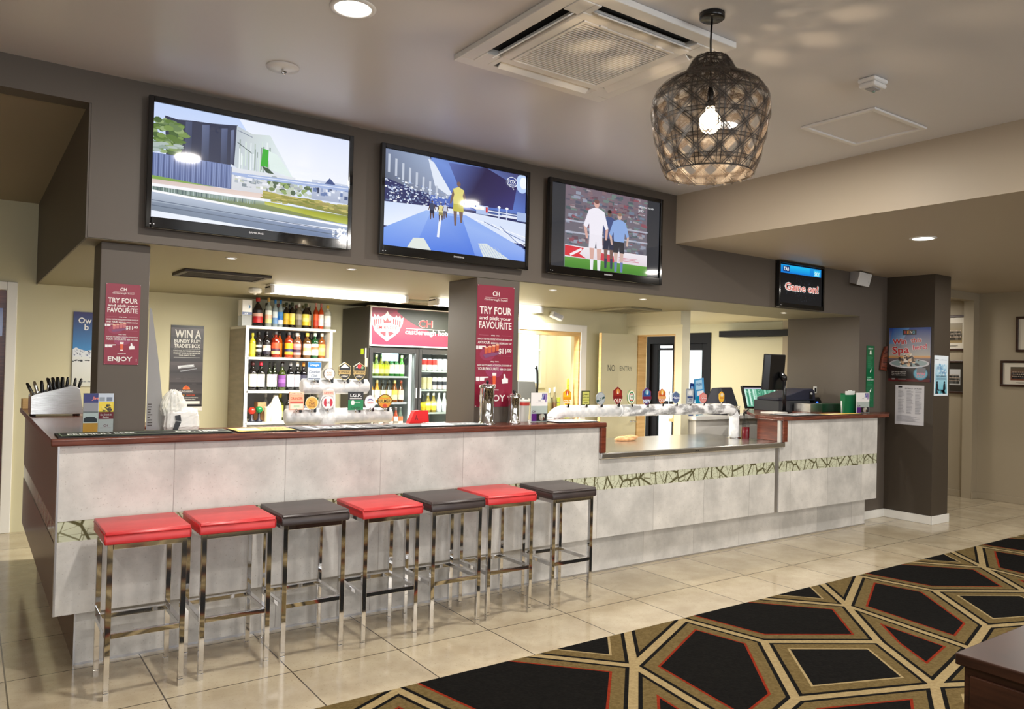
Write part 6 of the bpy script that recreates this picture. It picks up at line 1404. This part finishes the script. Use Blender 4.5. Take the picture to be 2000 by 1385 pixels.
# ------------------------------------------------------------------ tills at the right
t = thing('cash_register', 'dark navy till with sloped top and drawer on the right bar', 'till', (7.075, 5.06, CT))
box('cash_drawer', mat('till_charcoal', S(52, 54, 58), .45), 0, .555, 0, .32, 0, .112, t, .004)
box('price_tag', flat(226, 226, 220), .055, .12, -.001, .0, .022, .085, t)
B(M_NAVY).prism([(-.005, .114), (-.005, .142), (.12, .165), (.45, .235), (.60, .243), (.64, .22), (.66, .114)], (.0, .28), 'Y').build('till_body', t, bevel=.006)
box('till_panel', M_BLACK, .54, .60, -.004, 0, .13, .215, t, .002); B(M_GREYPLASTIC).lathe([(.014, 0), (.012, .008)], 10, mtx=Matrix.Translation((.57, -.004, .19)) @ Matrix.Rotation(PI/2, 4, 'X')).build('key_lock', t)
t = thing('card_tray', 'low steel and green tray box in front of the till', 'tray', (7.295, 4.83, CT))
box('steel_side', M_STEEL, 0, .215, 0, .2, 0, .093, t, .003); box('green_side', flat(16, 62, 38, .25), .217, .62, .004, .2, 0, .088, t, .003)
t = thing('card_reader', 'small black card reader with a blue light behind the tray box', 'card reader', (7.76, 5.09, CT))
B(M_BLACK).prism([(0, 0), (.14, 0), (.14, .10), (.09, .15), (0, .13)], (0, .1), 'Y').build('reader_body', t, bevel=.008)
B(mat('blue_led', (0.02, 0.10, 1.0, 1), .4, emit=3.0)).lathe([(.016, 0), (.012, .006), (.0001, .007)], 14, mtx=Matrix.Translation((.05, -.001, .085)) @ Matrix.Rotation(PI/2, 4, 'X')).build('status_light', t)
B(M_BLACK).tube([(.07, .05, .12), (.07, .05, .20)], .008, 8).build('stem', t)
box('tag_frame', M_WHITE, .045, .105, .04, .048, .19, .265, t, .004); box('tag_window', M_BLACK, .06, .09, .038, .04, .205, .25, t)
t = thing('card_box', 'green card box with white slips at the right end of the bar', 'box', (7.60, 4.625, CT))
B(flat(0, 104, 60, .4)).box(0, .235, 0, .004, 0, .195).box(0, .235, .05, .054, 0, .21).box(0, .004, .004, .05, 0, .2).box(.231, .235, .004, .05, 0, .2).build('holder', t)
for k in range(3): B(flat(232, 234, 230)).box(.02+.07*k, .09+.075*k, .01+.012*k, .012+.012*k, .02, .235+.008*(k % 2)).build('slip', t)
for k in range(2): B(flat(220, 222, 218)).tube([(-.02-.01*k, .02, .0), (-.03-.012*k, .02, .13)], .004, 6).build('pen', t)
# customer monitor seen from behind
t = thing('monitor', 'black monitor on a pole seen from behind over the right bar', 'monitor', (7.01, 4.95, CT), math.radians(2))
B(M_BLACK).lathe([(.085, 0), (.08, .012), (.02, .02)], 24).build('foot', t)
B(M_BLACK).tube([(0, 0, .012), (0, 0, .37)], .019, 12).build('pole', t)
B(M_BLACK).tube([(0, 0, .33), (0, .01, .36), (0, .05, .40)], [.026, .036, .03], 12).build('swivel', t)
m_ = Matrix.Translation((-.055, .09, .415)) @ Matrix.Rotation(math.radians(4), 4, 'X')
B(M_BLACK).prism([(-.185, .02), (.185, .02), (.185, .0), (.13, -.035), (-.13, -.035), (-.185, .0)], (-.185, .19), 'Z', m_).build('screen_shell', t, bevel=.012)
# bench with tills behind
tag(B(M_WHITE).box(6.42, 8.2, 5.62, 6.0, 1.06, 1.10).box(6.46, 8.16, 5.66, 5.96, 0, 1.06).build('till_bench', bevel=.003), 'white bench behind the raised right bar that carries the tills', 'bench')
t = thing('till_screen', 'flat till screen showing green columns behind the black monitor', 'screen', (7.40, 5.72, 1.10), math.radians(-4))
m_ = Matrix.Translation((0, 0, .09)) @ Matrix.Rotation(math.radians(-16), 4, 'X')
B(M_BLACK).box(-.01, .57, 0, .035, -.02, .25, m_).build('bezel', t, bevel=.005)
A = Art(.54, .225, (110, 180, 150))
A.rect(0, 0, 1, .06, (206, 190, 226))
for k in range(16): u = k/16; A.rect(u, .08, u+.045, .95, R.choice(((60, 140, 110), (90, 160, 130), (160, 214, 190), (206, 240, 226), (70, 150, 118))))
for k in range(60): A.rect(*(lambda u, v: (u, v, u+.02, v+.015))(R.uniform(0, .95), R.uniform(.1, .9)), (220, 246, 236))
o = A.build('screen', mat('screen_picture'), t); o.matrix_local = m_ @ Matrix.Translation((.005, -.001, .0))
B(M_BLACK).box(.15, .42, .0, .16, 0, .02).box(.24, .32, .05, .09, .02, .12).build('stand', t, bevel=.004)
t = thing('till_terminal', 'dark wedge shaped till terminal behind the foot of the long font', 'till', (6.93, 5.70, 1.10), math.radians(14))
B(M_NAVY).prism([(0, 0), (.20, 0), (.20, .12), (.13, .30), (.02, .31), (-.06, .10)], (0, .30), 'X', Matrix.Translation((0, 0, 0))).build('terminal_body', t, bevel=.008)
A = Art(.25, .17, (40, 44, 54)); A.rect(.05, .06, .95, .94, (58, 64, 74), (44, 48, 58)); o = A.build('touch_screen', M_PRINT, t); o.matrix_local = Matrix.Translation((.025, -.052, .12)) @ Matrix.Rotation(math.radians(-21), 4, 'X')
B(flat(150, 30, 80)).box(.02, .14, -.085, -.06, .02, .09).build('sign_card', t); B(M_WHITE).box(.16, .24, -.08, -.06, .01, .09).build('receipt', t)
t = thing('promo_stand', 'light blue cardboard promotional stand leaning by the till terminal', 'stand', (6.50, 5.72, 1.10), 0)
m_ = Matrix.Rotation(math.radians(9), 4, 'Y') @ Matrix.Identity(4)
A = Art(.15, .40, (70, 150, 206), .01); A.rect(.1, .04, .8, .3, (170, 210, 236)); A.text('WIN', .45, .2, .08, (20, 90, 160), .6); A.rect(.2, .34, .9, .46, (226, 236, 244)); A.rect(0, .48, 1, 1, (10, 136, 176)); A.ell(.62, .6, .2, .08, (226, 240, 246), 18); A.ell(.62, .6, .14, .055, (10, 136, 176), 18); A.rect(.15, .80, .8, .9, (226, 236, 240))
o = A.build('front_board', M_PRINT, t); o.matrix_local = Matrix.Translation((.04, 0, 0)) @ Matrix.Rotation(math.radians(-7), 4, 'Y')
A = Art(.09, .36, (20, 50, 120), .01); A.rect(.1, .1, .5, .9, (120, 170, 220)); o = A.build('side_board', M_PRINT, t); o.matrix_local = Matrix.Translation((-.09, .015, 0)) @ Matrix.Rotation(math.radians(7), 4, 'Y')
# pine table in the lounge
t = thing('lounge_table', 'honey coloured pine table in the lounge behind the long font', 'table', (8.0, 6.0, 0))
box('table_top', M_PINE, 0, .7, 0, 1.5, .875, .915, t, .004)
for x in (.06, .60):
    for y in (.06, 1.40): B(M_PINE).tube([(x, y, .875), (x+(-.05 if x < .3 else .05), y, 0)], .028, 8).build('leg', t)
t = thing('laptop', 'closed black laptop lying on the pine lounge table', 'laptop', (8.15, 6.2, .916))
box('base', M_BLACK, 0, .36, 0, .5, 0, .02, t, .004); box('lid', M_BLACK, 0, .36, 0, .5, .0205, .035, t, .004)

# ------------------------------------------------------------------ on the servery ledge
t = thing('monitor', 'grey monitor back on the servery ledge beside the middle column', 'monitor', (4.735, 6.57, 1.0))
B(mat('monitor_grey', S(118, 120, 118), .35)).prism([(0, .20), (.27, .20), (.225, .44), (0, .445)], (0, .06), 'Y').build('screen_shell', t, bevel=.01)
B(M_BLACK).box(.08, .18, .01, .07, 0, .02).box(.11, .15, .02, .05, .02, .2).build('stand', t)
t = thing('kitchen_tap', 'dark spray tap with tall hose in the servery window', 'tap', (5.055, 6.66, 1.0))
B(M_CHROME).lathe([(.025, 0), (.022, .02), (.012, .04), (.010, .25)], 14).build('tap_base', t)
B(M_RUBBER).tube([(0, 0, .25), (.005, 0, .4), (0, 0, .52), (-.012, 0, .60), (-.03, 0, .57)], [.011, .012, .012, .010, .008], 10).build('hose', t)
bottle((5.452, 6.62, 1.0), .03, .47, (190, 206, 40), [(206, 220, 60), (214, 226, 80)], (206, 224, 70), 'lime green bottle at the right of the servery ledge', 'wine')
bottle((5.215, 6.64, 1.0), .026, .36, (150, 150, 120), [(150, 140, 90)], (200, 206, 200), 'small bottle left of the two on the servery ledge', 'wine')
bottle((5.285, 6.64, 1.0), .026, .37, (120, 110, 80), [(120, 90, 60)], (200, 206, 200), 'small bottle right of the two on the servery ledge', 'wine')
t = thing('steel_tray', 'shallow steel tray leaning on the servery ledge behind the gold tap badge', 'tray', (5.08, 6.69, 1.0))
B(M_STEEL).box(0, .33, 0, .02, 0.0, .26).build('tray_body', t, bevel=.004)
for k in range(3): B(M_STEEL).tube([(.02, -.004, .08+.07*k), (.31, -.004, .06+.07*k)], .005, 6).build('rib', t)
